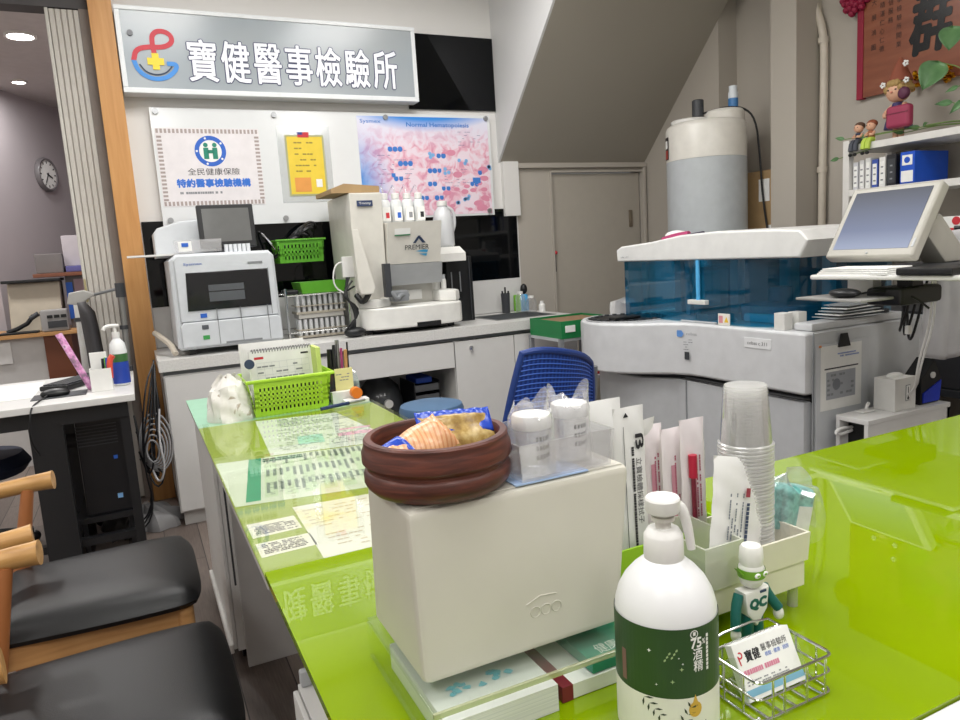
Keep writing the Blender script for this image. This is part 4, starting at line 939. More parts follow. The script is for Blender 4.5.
for k, (ya, l) in enumerate(((1.30, 'small cream label strip under desk glass, farther of the two'), (1.203, 'small cream label strip under desk glass, nearer the seam'))):
    T = sheet('label_strip', l, [(.142, ya), (.231+.006*k, ya+.004), (.231+.006*k, ya+.078-.012*k), (.142, ya+.08-.012*k)], z, mat('label_cream', 'D6D4C4', .7))
    G(T).dashes(WT(.150, ya+.010, z+.0009), .076, .05, 7, 20+k, .8, .5, .005).build('printed_text', INK, T)
T = sheet('yellow_map_sheet', 'pale sheet with yellow stains beside the bowl under desk glass', [(.238, 1.427), (.232, 1.128), (.55, 1.122), (.55, 1.40)], z, ramp_mat('stained_sheet', [(.3, 'D3D3C9'), (.55, 'D2D1C4'), (.68, 'D6CD92')], scale=(7, 7, 1), tscale=1, rough=.7))
G(T).dashes(WT(.25, 1.28, z+.0009), .15, .12, 6, 31, .5, .2, .015).dashes(WT(.26, 1.16, z+.0009), .10, .09, 5, 32, .5, .25, .015).build('printed_text', mat('print_beige', 'B9A98E', .7), T)

# things on the far end of the desk
T = thing('snack_bag', 'white plastic food bag with knotted top on mint desk end', 'bag', (.245, 2.42, .7486))
def bagf(u, v):
    a = 2*PI*u
    if v < .72: r = .072*(1-.25*(v/.72)**3)+.004*math.sin(6*a+9*v); fl = 1-.35*(v/.72); z = .125*v/.72*.85
    else: t = (v-.72)/.28; r = .054*(1-t*.55); fl = .65-.55*t; z = .106+.035*t+.008*math.sin(3*a)
    return (.245+r*math.cos(a)+.003*math.sin(13*a), 2.42+r*fl*math.sin(a)+.003*math.sin(17*v+4*a), .7488+z)
G(T).grid(bagf, 48, 18).build('bag', ramp_mat('printed_white_bag', [(.35, 'D8D5CE'), (.6, 'E3E1DC'), (.66, 'A89C8C')], scale=(18, 18, 18), tscale=1.2, rough=.3, dist=1), T, ang=25)
G(T).tube([(.225, 2.42, .868), (.245, 2.418, .89), (.255, 2.42, .865)], .006, smooth=1).build('knot', mat('bag_fold_brown', '8C7F70', .5), T)
T = basket('lime_document_basket', 'lime perforated plastic basket holding calendar and papers on desk', .312, .548, 2.37, 2.52, .7486, .868, LIME, 18, 5, .018)
T = thing('desk_calendar', 'white spiral bound desk calendar standing in lime basket', 'calendar', (.43, 2.43, .754))
R = frame((.325, 2.465, .755), (1, 0, 0), (0, .08, 1))
G(T).box(0, .215, 0, .195, -.003, 0, M=R).build('page', PAPER, T)
G(T).box(0, .215, 0, .195, -.03, -.026, M=R).build('back_page', mat('card_white', 'DAD9D6', .7), T)
g = G(T)
for k in range(22): g.tube([R @ Vector((.012+k*.0092+0, .195+.007*math.cos(a*PI/4), -.012+.016*math.sin(a*PI/4))) for a in range(8)], .0012, 5, True)
g.build('spiral', BLACK, T, smooth=False)
g = G(T)
for c in range(8): g.box(.02+c*.025, .0205+c*.025, .05, .155, .0002, .0006, M=R)
for r in range(6): g.box(.02, .195, .05+r*.021, .0506+r*.021, .0002, .0006, M=R)
g.build('grid_lines', mat('calendar_grey', 'B9BCC2', .7), T, smooth=False)
G(T).dashes(R @ Matrix.Translation((.022, .052, .0007)), .17, .10, 5, 41, .6, .25, .025).build('dates', GINK, T)
G(T).box(.015, .045, .168, .176, .0002, .0008, M=R).build('red_heading', REDINK, T); G(T).box(.17, .195, .172, .178, .0002, .0008, M=R).build('blue_heading', INK, T)
T = thing('paper_stack', 'stack of white papers standing behind calendar in basket', 'papers', (.42, 2.48, .754))
for k in range(4):
    R = frame((.318-.006*k, 2.493+.005*k, .7535), (1, .0, 0), (-.02*k, .08, 1)); G(T).box(0, .20+.006*k, 0, .205+.006*k, 0, .0015, M=R).build('sheet', PAPER, T)
tag(G().box(.530, .545, 2.40, 2.50, .7535, .95, .001).build('yellow_folder', mat('pale_lime_paper', 'C9DC7A', .7), at=(.53, 2.45, .7535)), 'yellow green folder upright at right end of lime basket', 'folder')
tag(G().box(.322, .522, 2.382, 2.405, .7535, .845, .006).build('added_dark_insert', mat('basket_hole_dark', '2B2D30', .8), at=(.42, 2.39, .7535)), 'added charcoal insert darkening the holes of lime basket before the calendar', 'pouch')  # unseen block added so the basket's holes look dark inside
T = thing('disc_holder', 'small round navy emblem disc on left edge of basket', 'disc', (.325, 2.44, .8))
G(T).cyl((.318, 2.436, .915), (.318, 2.442, .915), .016).build('disc', mat('emblem_navy', '33415F', .5), T)
G(T).box(.3165, .3195, 2.437, 2.441, .754, .905).build('stick', PAPER, T)
T = thing('pen_holder', 'black desk organiser with pens and yellow note card', 'pen holder', (.61, 2.46, .7486))
G(T).tray(.575, .655, 2.43, 2.50, .749, .845, .004).build('cup', ramp_mat('dark_cup', [(.4, '20222A'), (.6, '6B2E22')], scale=(10, 10, 10)), T)
G(T).box(.592, .655, 2.424, 2.428, .785, .865).build('note_card', mat('note_yellow', 'E8E2A0', .7), T)
G(T).dashes(WF(.597, 2.4235, .82), .05, .03, 3, 51, .7, .3, .012).build('note_writing', GINK, T)
G(T).box(.57, .665, 2.395, 2.423, .749, .79, .003).build('white_block', WHITE, T)
for x, y, z1, r, m in ((.60, 2.46, .945, .007, INK), (.615, 2.47, .96, .009, STEEL), (.628, 2.47, .93, .006, mat('pen_pink', 'B0487E', .4)), (.64, 2.46, .925, .008, OAK), (.648, 2.46, .95, .004, BLACK), (.587, 2.47, .93, .012, BLACK)):
    G(T).cyl((x, y, .755), (x+.006, y, z1), r, r*.8, 10).build('pen', m, T)
T = thing('tape_dispenser', 'white tape dispenser with orange core behind pens', 'tape dispenser', (.66, 2.36, .76))
G(T).box(.60, .685, 2.345, 2.385, .749, .766, .004).build('base', WHITE, T)
G(T).cyl((.645, 2.352, .786), (.645, 2.378, .786), .019).build('tape_core', mat('orange_plastic', 'E67A22', .4), T)
T = thing('ballpoint_pen', 'dark blue pen lying on desk glass before lime basket', 'pen', (.56, 2.29, .76))
G(T).tube([(.50, 2.27, .7665), (.60, 2.30, .7665)], .006).build('barrel', mat('pen_navy', '1D3058', .35), T); G(T).tube([(.60, 2.30, .7665), (.66, 2.318, .7665)], .0045).build('tip', STEEL, T)
T = thing('plastic_wrap_roll', 'clear crinkled plastic packets beside pen holder', 'packet', (.67, 2.5, .7486))
rn = random.Random(8)
def crumple(c, rx, ry, h, seed, sharp=.25, n=26, base=.6):
    rr = random.Random(seed); ph = [rr.uniform(0, 6) for _ in range(6)]
    def f(u, v):
        a = 2*PI*u; r = (1-(v**1.6)*(1-base)) if v < 1 else 0
        r *= 1+sharp*.25*math.sin(3*a+ph[0]+3*v)+sharp*.15*math.sin(7*a+ph[1]+5*v)+sharp*.1*math.sin(11*a+ph[2])
        return (c[0]+rx*r*math.cos(a), c[1]+ry*r*math.sin(a), c[2]+h*v*(1+sharp*.5*math.sin(2*a+ph[3])*v+sharp*.2*math.sin(5*a+ph[4])*v))
    return f
G(T).grid(crumple((.672, 2.52, .749), .03, .035, .09, 3), 24, 8).build('packet', CLEARP, T)

# ================================================================ FOREGROUND: STORAGE BOX AND ITS LOAD
T = thing('acrylic_riser', 'clear acrylic riser tray under the grey storage box', 'riser', (.36, .69, .76))
G(T).box(.206, .52, .586, .80, .804, .809, .001).build('top_sheet', clear('riser_acrylic', (.93, .955, .93), .08, edge=.2), T)
for x in (.206, .515): G(T).box(x, x+.005, .586, .80, .7602, .8035).build('leg_panel', CLEAR, T)
G(T).box(.2055, .5205, .584, .588, .8035, .8095, .001).build('front_edge', clear('acrylic_edge', (.80, .85, .72), .2, .05, 'CFCFA6', .35), T)
tag(G().box(.22, .345, .592, .76, .7604, .790).build('leaflet_stack', ramp_mat('paper_edges', [(.4, 'D2D4D6'), (.6, 'E8E8E8')], scale=(1, 1, 300), tscale=3, rough=.7), at=(.29, .68, .7604)), 'stack of white leaflets on the counter under acrylic riser', 'leaflets')
T = thing('booklet', 'cream booklet with dark red spine under the acrylic riser', 'booklet', (.41, .66, .7604))
G(T).box(.362, .47, .60, .73, .7606, .778, .001).build('pages', PAPER, T); G(T).box(.354, .368, .599, .731, .7604, .7785, .001).build('spine', mat('maroon', '7A1F2C', .5), T)
G(T).dashes(WT(.40, .61, .7783), .05, .05, 3, 60, .8, .5, .012).build('cover_print', GINK, T)
T = thing('green_booklet', 'teal green booklet on cream booklet under acrylic riser', 'booklet', (.43, .65, .779))
G(T).box(.395, .505, .602, .72, .7790, .7925, .001).build('cover', mat('book_teal', '2E8F77', .4), T)
text('lettering', '健康檢查', WT(.412, .612, .7928), .06, .018, PAPER, T)
T = thing('blue_tissue', 'torn sky blue paper scraps under the clear riser', 'paper', (.30, .62, .7902))
g = G(T); rn = random.Random(4)
for cx, cy, n in ((.250, .637, 7), (.303, .640, 6), (.272, .634, 2)):
    for k in range(n):
        x, y = cx+rn.uniform(-.010, .010), cy+rn.uniform(-.006, .006); a0 = rn.random()*6
        g.prism([(x+rn.uniform(.003, .0065)*math.cos(a0+q*1.05), y+rn.uniform(.002, .005)*math.sin(a0+q*1.05)) for q in range(6)], .7906+.0004*k, .7912+.0004*k)
g.build('scraps', mat('aqua_paper', '62C4DA', .6), T)
# storage box (drawer unit)
T = thing('storage_box', 'large smooth warm grey plastic storage box on acrylic riser', 'box', (.33, .71, .8095))
SB = mat('warm_grey_plastic', 'CBC8BC', .36, var=.015)
G(T).frus((.213, .452, .627, .789), (.216, .486, .645, .785), .8098, .9852, .009).build('body', SB, T)
G(T).frus((.227, .479, .652, .778), (.2275, .4785, .6525, .7775), .9851, .9858).build('lid', SB, T)
g = G(T)
for cx in (.345, .358, .371): g.tube([(cx+.006*math.cos(a*PI/6), 0.6308, .852+.006*math.sin(a*PI/6)) for a in range(12)], .0006, 5, True)
g.tube([(.335, .6318, .862), (.352, .6325, .868), (.372, .6323, .866)], .0006, 5).build('embossed_mark', SB, T)
T = thing('wooden_bowl', 'dark brown turned wooden bowl with ringed sides', 'bowl', (.279, .708, .986))
c = (.277, .710, .9862)
G(T).lathe([(.058, .001), (.072, .0025), (.0775, .008), (.0800, .013), (.0800, .021), (.0785, .0245), (.0765, .0262), (.0765, .0292), (.0785, .031), (.0810, .0345), (.0810, .0445), (.0790, .0490), (.0782, .0515), (.0782, .0570), (.0765, .0590), (.0700, .0590), (.0685, .0565), (.067, .045), (.065, .022), (.05, .012), (.0, .010)], c, 64).build('bowl', BOWLW, T, ang=28)
def packet(name, label, o, ax, ay, L, Wd, H, m, ends):
    T = thing(name, label, 'snack packet', o, 0, 'snack packets in the wooden bowl')
    M = frame(o, ax, ay)
    def f(sg):
        def q(u, v):
            x = (u-.5)*L; k = max(0, 1-abs(2*u-1)**6); w = Wd*(1-.05*math.sin(9*u)*k); y = (v-.5)*w
            z = sg*H*k**.6*max(0, 1-abs(2*v-1)**2.5)*(1+.12*math.sin(14*u+3*v))+.0015*math.sin(40*v)*(1-k)
            return M @ Vector((x, y, z))
        return q
    g = G(T); g.grid(f(1), 30, 14); g.grid(f(-1), 30, 14); bmesh.ops.remove_doubles(g.bm, verts=g.bm.verts, dist=1e-4); bmesh.ops.recalc_face_normals(g.bm, faces=g.bm.faces); g.build('pouch', m, T, ang=70)
    for e in ends:
        g = G(T)
        def q(u, v, e=e): 
            x = e*(L/2-.024+.030*u); y = (v-.5)*Wd*1.04; z = .0012*math.sin(30*v+2*e)*u+.0105*(1-u)*(1-abs(2*v-1)**3)
            return M @ Vector((x, y, z))
        g.grid(q, 8, 24); o_ = solid(g.build('crimped_end', mat('foil_blue', '1F45B4', .25), T, ang=70), .0016, 0)
GOLD = ramp_mat('gold_foil', [(.35, '85662F'), (.5, 'A98B4C'), (.65, 'C4AC72')], scale=(60, 60, 60), tscale=1.5, rough=.3)
STRP = ramp_mat('striped_foil', [(.42, 'C98A5A'), (.5, 'E6CDB0'), (.58, 'D9A77A')], tex='wave', scale=(60, 1, 20), tscale=1, rough=.3)
packet('cracker_packet', 'gold cracker packet with blue crimped top edge in wooden bowl', (.298, .698, 1.036), (.10, .60, .76), (-1, .10, .05), .058, .082, .012, GOLD, (1,))
packet('cracker_packet', 'striped snack packet with blue end leaning left in bowl', (.252, .690, 1.038), (.86, .22, .30), (-.2, .7, .65), .074, .046, .011, STRP, (-1,))
tag(G().ball((.31, .74, 1.010), (.03, .02, .014), 14).build('green_candy', mat('candy_green', '8CC06A', .35), at=(.31, .74, 1.0)), 'small green wrapped sweet beneath packets in bowl', 'sweet')
# clear bin with specimen cups
T = thing('clear_bin', 'shallow clear plastic bin holding specimen cups on storage box', 'bin', (.415, .71, .986))
G(T).tray(.348, .462, .650, .752, .9885, 1.030, .0022, .004).build('body', CLEARP, T)
tag(G().box(.340, .432, .650, .70, .9862, .9875).build('blue_card', mat('pale_blue_card', 'A9C2E4', .6), at=(.38, .66, .9862)), 'pale blue card lying beneath the clear bin', 'card')
for k, (x, y, l) in enumerate(((.376, .674, 'bagged specimen cup with white lid, left of the pair beside bowl'), (.438, .694, 'bagged specimen cup with white lid, right of the pair in bin'))):
    T = thing('specimen_cup', l, 'cup', (x, y, .9908), 0, 'specimen cups')
    G(T).lathe([(.016, .0005), (.0175, .001), (.0192, .05), (.0192, .056)], (x, y, .991), 28).build('cup', clear('cup_plastic', (.97, .97, .97), .12, .1, 'F2F2F0', .22), T)
    G(T).lathe([(.0212, .05), (.0217, .052), (.0217, .063), (.0207, .065), (0.0, .0655)], (x, y, .991), 32).build('lid', mat('cup_lid', 'EFEFEF', .4), T)
    g = G(T)
    for r in range(3):
        for q in range(5):
            a = -PI/2-.6+q*.22+.3; rr = .0190; zz = 1.031-.010*r
            g.poly([(x+rr*math.cos(b), y+rr*math.sin(b), z_) for b, z_ in ((a, zz-.0025), (a+.14, zz-.0025), (a+.14, zz+.0025), (a, zz+.0025))])
    g.build('label_print', INK, T)
    rr = random.Random(70+k)
    def cf(u, v, x=x, y=y, k=k):
        a = 2*PI*u; r = .0245+.0015*math.sin(5*a+k)
        if v < .7: z = .062*v/.7
        else:
            t = (v-.7)/.3; r = r*(1-.15*t)+.005*math.sin(4*a+k*2)*t; z = .062+.022*t*(.55+.45*math.sin(2*a+1.3*k+.6))+.006*t*math.sin(5*a+k)
        return (x+r*math.cos(a), y+r*math.sin(a), .992+z)
    G(T).grid(cf, 48, 16).build('bag', clear('bag_film', (.97, .97, .98), .2, .12, 'F4F4F4', .22), T, ang=25)
# lime holder with packs
T = thing('lime_holder', 'lime plastic holder box behind the sanitizer bottle', 'holder', (.56, .735, .76))
G(T).tray(.480, .672, .685, .79, .7603, .862, .003).build('body', mat('holder_lime', '9CCB2C', .35), T)
def pouch(name, label, o, ax, ay, w, h, m, prints=(), group='sealed packs in the lime holder', cat='packet', curl=0):
    T = thing(name, label, cat, o, 0, group); M = frame(o, ax, ay)
    def f(sg):
        def q(u, v):
            k = max(0, 1-abs(2*u-1)**4)*max(0, 1-abs(2*v-1)**6)
            return M @ Vector((u*w, v*h, sg*.005*k**.7+curl*(v**3)*.03+.0006*math.sin(30*v+9*u)))
        return q
    g = G(T); g.grid(f(1), 12, 24); g.grid(f(-1), 12, 24); bmesh.ops.remove_doubles(g.bm, verts=g.bm.verts, dist=1e-4); bmesh.ops.recalc_face_normals(g.bm, faces=g.bm.faces); g.build('pouch', m, T, ang=60)
    return T, M
PKW = mat('pouch_white', 'E6E6E4', .4)
T, M = pouch('swab_pack', 'tall white printed swab pack standing right of storage box', (.512, .705, .775), (1, 0, 0), (0, .03, 1), .046, .258, PKW)
MR = M @ Matrix.Translation((.024, .228, .0064)) @ Matrix.Rotation(-PI/2, 4, 'Z')
text('lettering', '立寶檢體採樣拭子', MR @ Matrix.Translation((.035, .003, 0)), .085, .009, INK, T)
G(T).dashes(MR @ Matrix.Translation((.02, -.004, -.0002)), .15, .006, 1, 3, .95, .6, .004).dashes(MR @ Matrix.Translation((.155, .004, -.0002)), .045, .012, 2, 3, .9, .6, .005).build('printed_text', INK, T)
text('logo', 'ß', MR @ Matrix.Translation((.005, .004, 0)), .019, .012, INK, T, spread=.0004)
g = G(T); g.poly([M @ Vector(p) for p in ((.010, .03, .0062), (.0108, .03, .0062), (.0108, .235, .0062), (.010, .235, .0062))]); g.poly([M @ Vector(p) for p in ((.012, .246, .0045), (.020, .246, .0045), (.016, .252, .0045))]); g.build('ruled_line', INK, T)
T, M = pouch('swab_pack', 'wide white pack tucked behind the tall swab pack', (.465, .74, .775), (1, 0, 0), (0, .05, 1), .088, .262, PKW)
PKP = ramp_mat('pink_print_pack', [(.42, 'E6DDE0'), (.52, 'DFC2CA'), (.62, 'C58A9A')], scale=(30, 6, 4), tscale=1.5, rough=.35)
PKL = mat('pouch_pale_pink', 'E6DEE0', .35)
for k, (x, y, w, h, tl, l) in enumerate(((.580, .730, .034, .222, -.02, 'pink printed syringe pack, leftmost in lime holder'), (.598, .712, .034, .218, .02, 'pink printed syringe pack, middle of three in lime holder'), (.616, .697, .040, .230, .05, 'pale syringe pack with red cap, rightmost in lime holder'))):
    T, M = pouch('syringe_pack', l, (x-.008, y, .775), (1, 0, 0), (tl, .03, 1), w, h, PKL if k == 2 else PKL, group='syringe packs')
    G(T).dashes(M @ Matrix.Translation((w*.72, .10, .0062)) @ Matrix.Rotation(PI/2, 4, 'Z'), .085, .010, 2, 80+k, .9, .45, .004).build('printed_text', mat('print_rose', 'B0566E', .6), T)
    g = G(T); g.poly([M @ Vector(p) for p in ((w*.30, .02, .0059), (w*.5, .02, .0059), (w*.5, .17, .0059), (w*.30, .17, .0059))]); g.build('tint_band', mat('band_rose', 'CE93A2', .5), T)
    if k == 2:
        G(T).cyl(M @ Vector((w*.3, .155, .009)), M @ Vector((w*.3, .185, .009)), .0055).build('red_cap', mat('cap_crimson', 'B81E3C', .35), T)
        G(T).cyl(M @ Vector((w*.3, .06, .009)), M @ Vector((w*.3, .155, .009)), .003).build('syringe', mat('syringe_wine', '7A2236', .4), T)
T, M = pouch('torn_wrapper', 'torn white wrapper curling up from the lime holder', (.585, .75, .78), (.8, 0, .1), (.02, .05, 1), .034, .225, PKW, curl=1)

# white caddy
T = thing('caddy_riser', 'clear acrylic riser carrying the cream caddy', 'riser', (.645, .655, .76))
G(T).box(.562, .722, .612, .707, .7875, .791).build('top_sheet', CLEAR, T)
for x in (.57, .715):
    for y in (.62, .70): G(T).cyl((x, y, .7602), (x, y, .7872), .0065, n=12).build('leg', clear('acrylic_leg', (.85, .87, .8), .2, .05, 'C9CBB8', .4), T)
T = thing('cream_caddy', 'cream stepped plastic caddy holding cups and packs', 'caddy', (.645, .655, .791))
CC = mat('caddy_cream', 'DEDAC8', .4)
G(T).tray(.562, .722, .608, .707, .7912, .825, .003).build('lower_step', CC, T)
G(T).tray(.560, .725, .605, .710, .8252, .862, .0035, .002).build('upper_step', CC, T)
G(T).tray(.556, .612, .604, .700, .8255, .880, .003, .002).build('left_bay', clear('milky_bay', (.9, .93, .88), .1, .1, 'DCDFCF', .55), T)
# stack of cups, upside down
CX, CY = .672, .655
def cup_mesh(T, z):
    g = G(T); g.lathe([(.0325, 0), (.0340, .0008), (.0340, .0028), (.0315, .0040), (.0262, .074), (.0252, .0765), (.0, .0775)], (CX, CY, z), 32, caps=False)
    o = g.build('cup', CUPM, None, ang=50, at=(CX, CY, z)); o.data.materials.append(RIMM)
    for p in o.data.polygons:
        if p.center.z < .0048 or .0738 < p.center.z < .077: p.material_index = 1
    return o
nc = 32
c0 = None
for k in range(nc):
    z = .828+k*.0047
    lab = ('topmost clear plastic cup of the tall inverted cup stack' if k == nc-1 else 'clear plastic cup inside the tall inverted stack, below the topmost')
    if c0 is None:
        c0 = cup_mesh(None, z); c0.name = 'plastic_cup'; tag(c0, lab, 'cup', 'nested plastic cups')
    else:
        o = c0.copy(); COL.objects.link(o); o.location = (CX+.0004*math.sin(k*1.7), CY+.0004*math.cos(k*2.3), z); o['label'] = lab
T, M = pouch('swab_bag', 'white medical swab bag leaning in caddy before the cups', (.572, .620, .838), (.93, .0, -.22), (.36, .10, 1), .086, .142, PKW, group='packs in the cream caddy', curl=-.2)
G(T).dashes(M @ Matrix.Translation((.045, .015, .0066)) @ Matrix.Rotation(PI/2, 4, 'Z'), .085, .026, 5, 90, .8, .4, .0045).build('printed_text', mat('print_slate', '6A7280', .6), T)
G(T).dashes(M @ Matrix.Translation((.055, .02, .0064)) @ Matrix.Rotation(PI/2, 4, 'Z'), .07, .007, 1, 91, 1, .7, .006).build('bold_print', mat('print_navy', '3A4664', .6), T)
g = G(T); g.poly([M @ Vector(p) for p in ((.046, .095, .0066), (.053, .095, .0066), (.053, .106, .0066), (.046, .106, .0066))]); g.build('red_mark', mat('mark_maroon', '9A3A4A', .6), T)
T = thing('wipes_bag', 'teal wipes in a crinkled clear bag at right of caddy', 'packet', (.765, .67, .86))
WM = Matrix.Translation((.748, .66, .84)) @ Matrix.Rotation(.25, 4, 'Y')
G(T).box(-.03, .028, -.018, .022, .0, .062, .010, 3, M=WM).build('wipes_pack', ramp_mat('teal_wipes', [(.35, '2E7F78'), (.55, '79C4BC'), (.7, '4FA39B')], scale=(50, 50, 50), tscale=1.5), T)
G(T).box(-.005, .020, -.0192, -.0182, .006, .038, M=WM).build('label', PAPER, T)
G(T).grid(crumple((.752, .662, .832), .05, .04, .078, 12, .3, base=.8), 36, 12).build('bag', CLEARP, T, ang=20)
# figurine
T = thing('toy_figurine', 'white and teal toy figurine with green eye mask', 'figurine', (.594, .572, .76))
PW = mat('toy_white', 'E2E2DC', .4)
x, y = .594, .572
g = G(T)
g.lathe([(.0105, .888-.76), (.0125, .885-.76), (.0135, .872-.76), (.0125, .866-.76), (.0145, .862-.76), (.0145, .850-.76), (.012, .843-.76), (.006, .838-.76)], (x, y, .76), 24).build('head', PW, T)
g = G(T); g.lathe([(.0152, .852-.76), (.0156, .856-.76), (.0152, .862-.76)], (x, y, .76), 28, caps=False)
g.prism([(x-.015, .858), (x-.024, .866), (x-.015, .853)], y-.004, y+.002, M=XZ).build('eye_mask', mat('mask_green', '6FA22C', .4), T)
for s in (-.005, .006): G(T).ball((x+s, y-.0145, .8575), (.0045, .0014, .003), 12).build('eye', PAPER, T); G(T).ball((x+s, y-.0157, .8575), (.0022, .0006, .0012), 8).build('pupil', MC['mask_green'], T)
G(T).prism([(x-.019, .838), (x+.019, .838), (x+.016, .812), (x, .793), (x-.016, .812)], y-.010, y+.009, .004, M=XZ).build('torso', PW, T)
text('lettering', 'QC', WF(x-.012, y-.0106, .815), .024, .013, TEAL, T, spread=.0012)
G(T).box(x+.003, x+.012, y-.0107, y-.0095, .8335, .836).build('chest_print', mat('badge_navy', '2A3A5E', .4), T)
for s, h in ((-1, (x-.030, y-.006, .796)), (1, (x+.034, y-.008, .806))):
    G(T).tube([(x+s*.019, y, .834), (x+s*.026, y-.002, .82), h], .0058, 12, smooth=1).build('arm', TEAL, T); G(T).ball((h[0], h[1], h[2]-.006), (.006, .006, .008), 12).build('hand', PW, T)
    G(T).tube([(x+s*.007, y, .808), (x+s*.008, y, .775)], .0078, 14).build('leg', TEAL, T); G(T).ball((x+s*.009, y-.004, .767), (.008, .012, .0068), 12).build('shoe', PW, T)
# business card basket
T = thing('wire_card_basket', 'chrome wire basket for business cards beside the sanitizer', 'basket', (.55, .505, .76))
x0, x1, y0, y1, zb, zt = .499, .603, .472, .540, .7625, .803
def rrect(x0, x1, y0, y1, r, z):
    q = []
    for cx, cy, a in ((x1-r, y1-r, 0), (x0+r, y1-r, 90), (x0+r, y0+r, 180), (x1-r, y0+r, 270)): q += [(*p, z) for p in arc(cx, cy, r, a, a+90, 5)]
    return q
g = G(T); w = .0013
for z in (zb, (zb+zt)/2+.002, zt): g.tube(rrect(x0, x1, y0, y1, .009, z), w if z < zt else .0017, 8, True)
g.build('rails', CHROME, T)
g = G(T)
for x in (.518, .534, .565, .592): g.cyl((x, y0, zb), (x, y0, zt), w, n=8); g.cyl((x, y1, zb), (x, y1, zt), w, n=8)
for y in (.492, .518): g.cyl((x0, y, zb), (x0, y, zt), w, n=8); g.cyl((x1, y, zb), (x1, y, zt), w, n=8)
for k in range(5): g.cyl((x0+.014+k*.019, y0, zb), (x0+.012+k*.018, y1, zb), w, n=8)
g.build('uprights', CHROME, T)
for p in ((x0+.006, y0+.006), (x1-.006, y0+.006), (x0+.006, y1-.006), (x1-.006, y1-.006)): G(T).ball((*p, .7616), .0022, 8).build('foot', CHROME, T)
G(T).tube([(x0, y1, zt), (x0+.005, y1+.004, zt+.012), (x1-.02, y1+.004, zt+.014), (x1, y1, zt)], .0013, 8, smooth=1).build('back_rail', CHROME, T)
T = thing('card_case', 'open clear card case leaning inside the wire basket', 'case', (.55, .51, .764))
R = frame((.512, .497, .7645), (1, 0, 0), (0, .5, 1))
G(T).box(-.002, .085, -.0005, .056, -.022, -.0205, M=R).box(-.002, -.0005, 0, .045, -.022, .004, M=R).box(.0835, .085, 0, .045, -.022, .004, M=R).build('case', CLEAR, T)
T = thing('business_cards', 'white business cards with black Chinese lettering in wire basket', 'cards', (.55, .505, .7645))
G(T).box(.001, .082, .0, .056, -.010, 0, M=R).build('card', PAPER, T)
cm = R @ Matrix.Translation((0, 0, .0004))
text('lettering', '寶健', cm @ Matrix.Translation((.014, .036, 0)), .020, .011, INK, T, spread=.0003)
text('lettering', '醫事檢驗所', cm @ Matrix.Translation((.037, .041, 0)), .037, .0072, INK, T)
text('sub_lettering', '檢驗 · 健康 · 諮詢', cm @ Matrix.Translation((.040, .035, 0)), .034, .0045, BLUEINK, T)
g = G(T)
for k in range(14):
    a, b = -2.6+k*.33, -2.6+(k+1)*.33
    g.poly([cm @ Vector(p) for p in ((.0075+.0035*math.cos(a), .0445+.0035*math.sin(a), 0), (.0075+.0035*math.cos(b), .0445+.0035*math.sin(b), 0), (.0075+.002*math.cos(b), .0445+.002*math.sin(b), 0), (.0075+.002*math.cos(a), .0445+.002*math.sin(a), 0))])
g.poly([cm @ Vector(p) for p in ((.004, .0445, 0), (.0055, .0445, 0), (.0065, .035, 0), (.005, .035, 0))]); g.build('logo', LR, T)
G(T).dashes(cm @ Matrix.Translation((.006, .023, 0)), .072, .008, 1, 95, .95, .6, .004).build('pink_print', mat('card_pink', 'D88AA2', .6), T)
g = G(T); g.poly([cm @ Vector(p) for p in ((.001, .004, -.0001), (.082, .004, -.0001), (.082, .011, -.0001), (.001, .011, -.0001))]); g.build('blue_band', mat('card_blue', '7FB2CC', .5), T)
G(T).dashes(cm @ Matrix.Translation((.006, .0135, 0)), .06, .006, 2, 96, .8, .4, .004).build('small_print', GINK, T)

# pump bottle
BX, BY = .428, .521; KB = 1.2; VB = lambda v: .818+(v-.80)*(.96 if v > .8 else 1.2)
T = thing('pump_bottle', 'large white alcohol pump bottle with dark green label', 'pump bottle', (BX, BY, .76))
c = (BX, BY, .7602)
G(T).lathe([(.043, .0), (.0475, .003), (.0488, .009), (.0488, .120), (.0478, .131), (.0445, .143), (.0385, .1545), (.0305, .164), (.0225, .171), (.0175, .176)], c, 64).build('body', mat('bottle_gloss_white', 'E8E9EA', .28, var=.0), T, ang=60)
def wrap(g, a0, a1, z0, z1, r=.0491, n=48):
    for k in range(n):
        a, b = a0+(a1-a0)*k/n, a0+(a1-a0)*(k+1)/n
        g.poly([(BX+r*math.cos(a), BY+r*math.sin(a), z0), (BX+r*math.cos(b), BY+r*math.sin(b), z0), (BX+r*math.cos(b), BY+r*math.sin(b), z1), (BX+r*math.cos(a), BY+r*math.sin(a), z1)])
    return g
CAMA = math.atan2(-BY, -BX)            # direction from the bottle to the viewer's side
wrap(G(T), CAMA-2.2, CAMA+2.2, .818, .886).build('green_label', mat('label_forest', '27491F', .45), T)
wrap(G(T), CAMA-2.2, CAMA+2.2, .768, .818).build('white_label', mat('label_white', 'E6E6DC', .45), T)
def onb(g, u, v, pts, r=.0494):
    """small flat mark on the bottle: u metres round from the viewer's side, v height"""
    q = []
    for x, y in pts:
        a = CAMA+(u+x)*KB/.0488; q.append((BX+r*math.cos(a), BY+r*math.sin(a), VB(v)+y*KB))
    g.poly(q)
def btext(s, u, v, w, h, m, bold=0):
    o = text('lettering', s, Matrix(), w, h, m, None, off=(0, 0, 0), bold=bold)
    for vt in o.data.vertices:
        a = CAMA+(u+vt.co.x)*KB/.0488; vt.co = Vector((BX+.0495*math.cos(a), BY+.0495*math.sin(a), VB(v)+vt.co.y*KB))-Vector(T.location)
    o.parent = T
btext('75', .0185, .850, .0095, .0085, PAPER, .03); btext('%', .0285, .8525, .003, .0045, PAPER, .02)
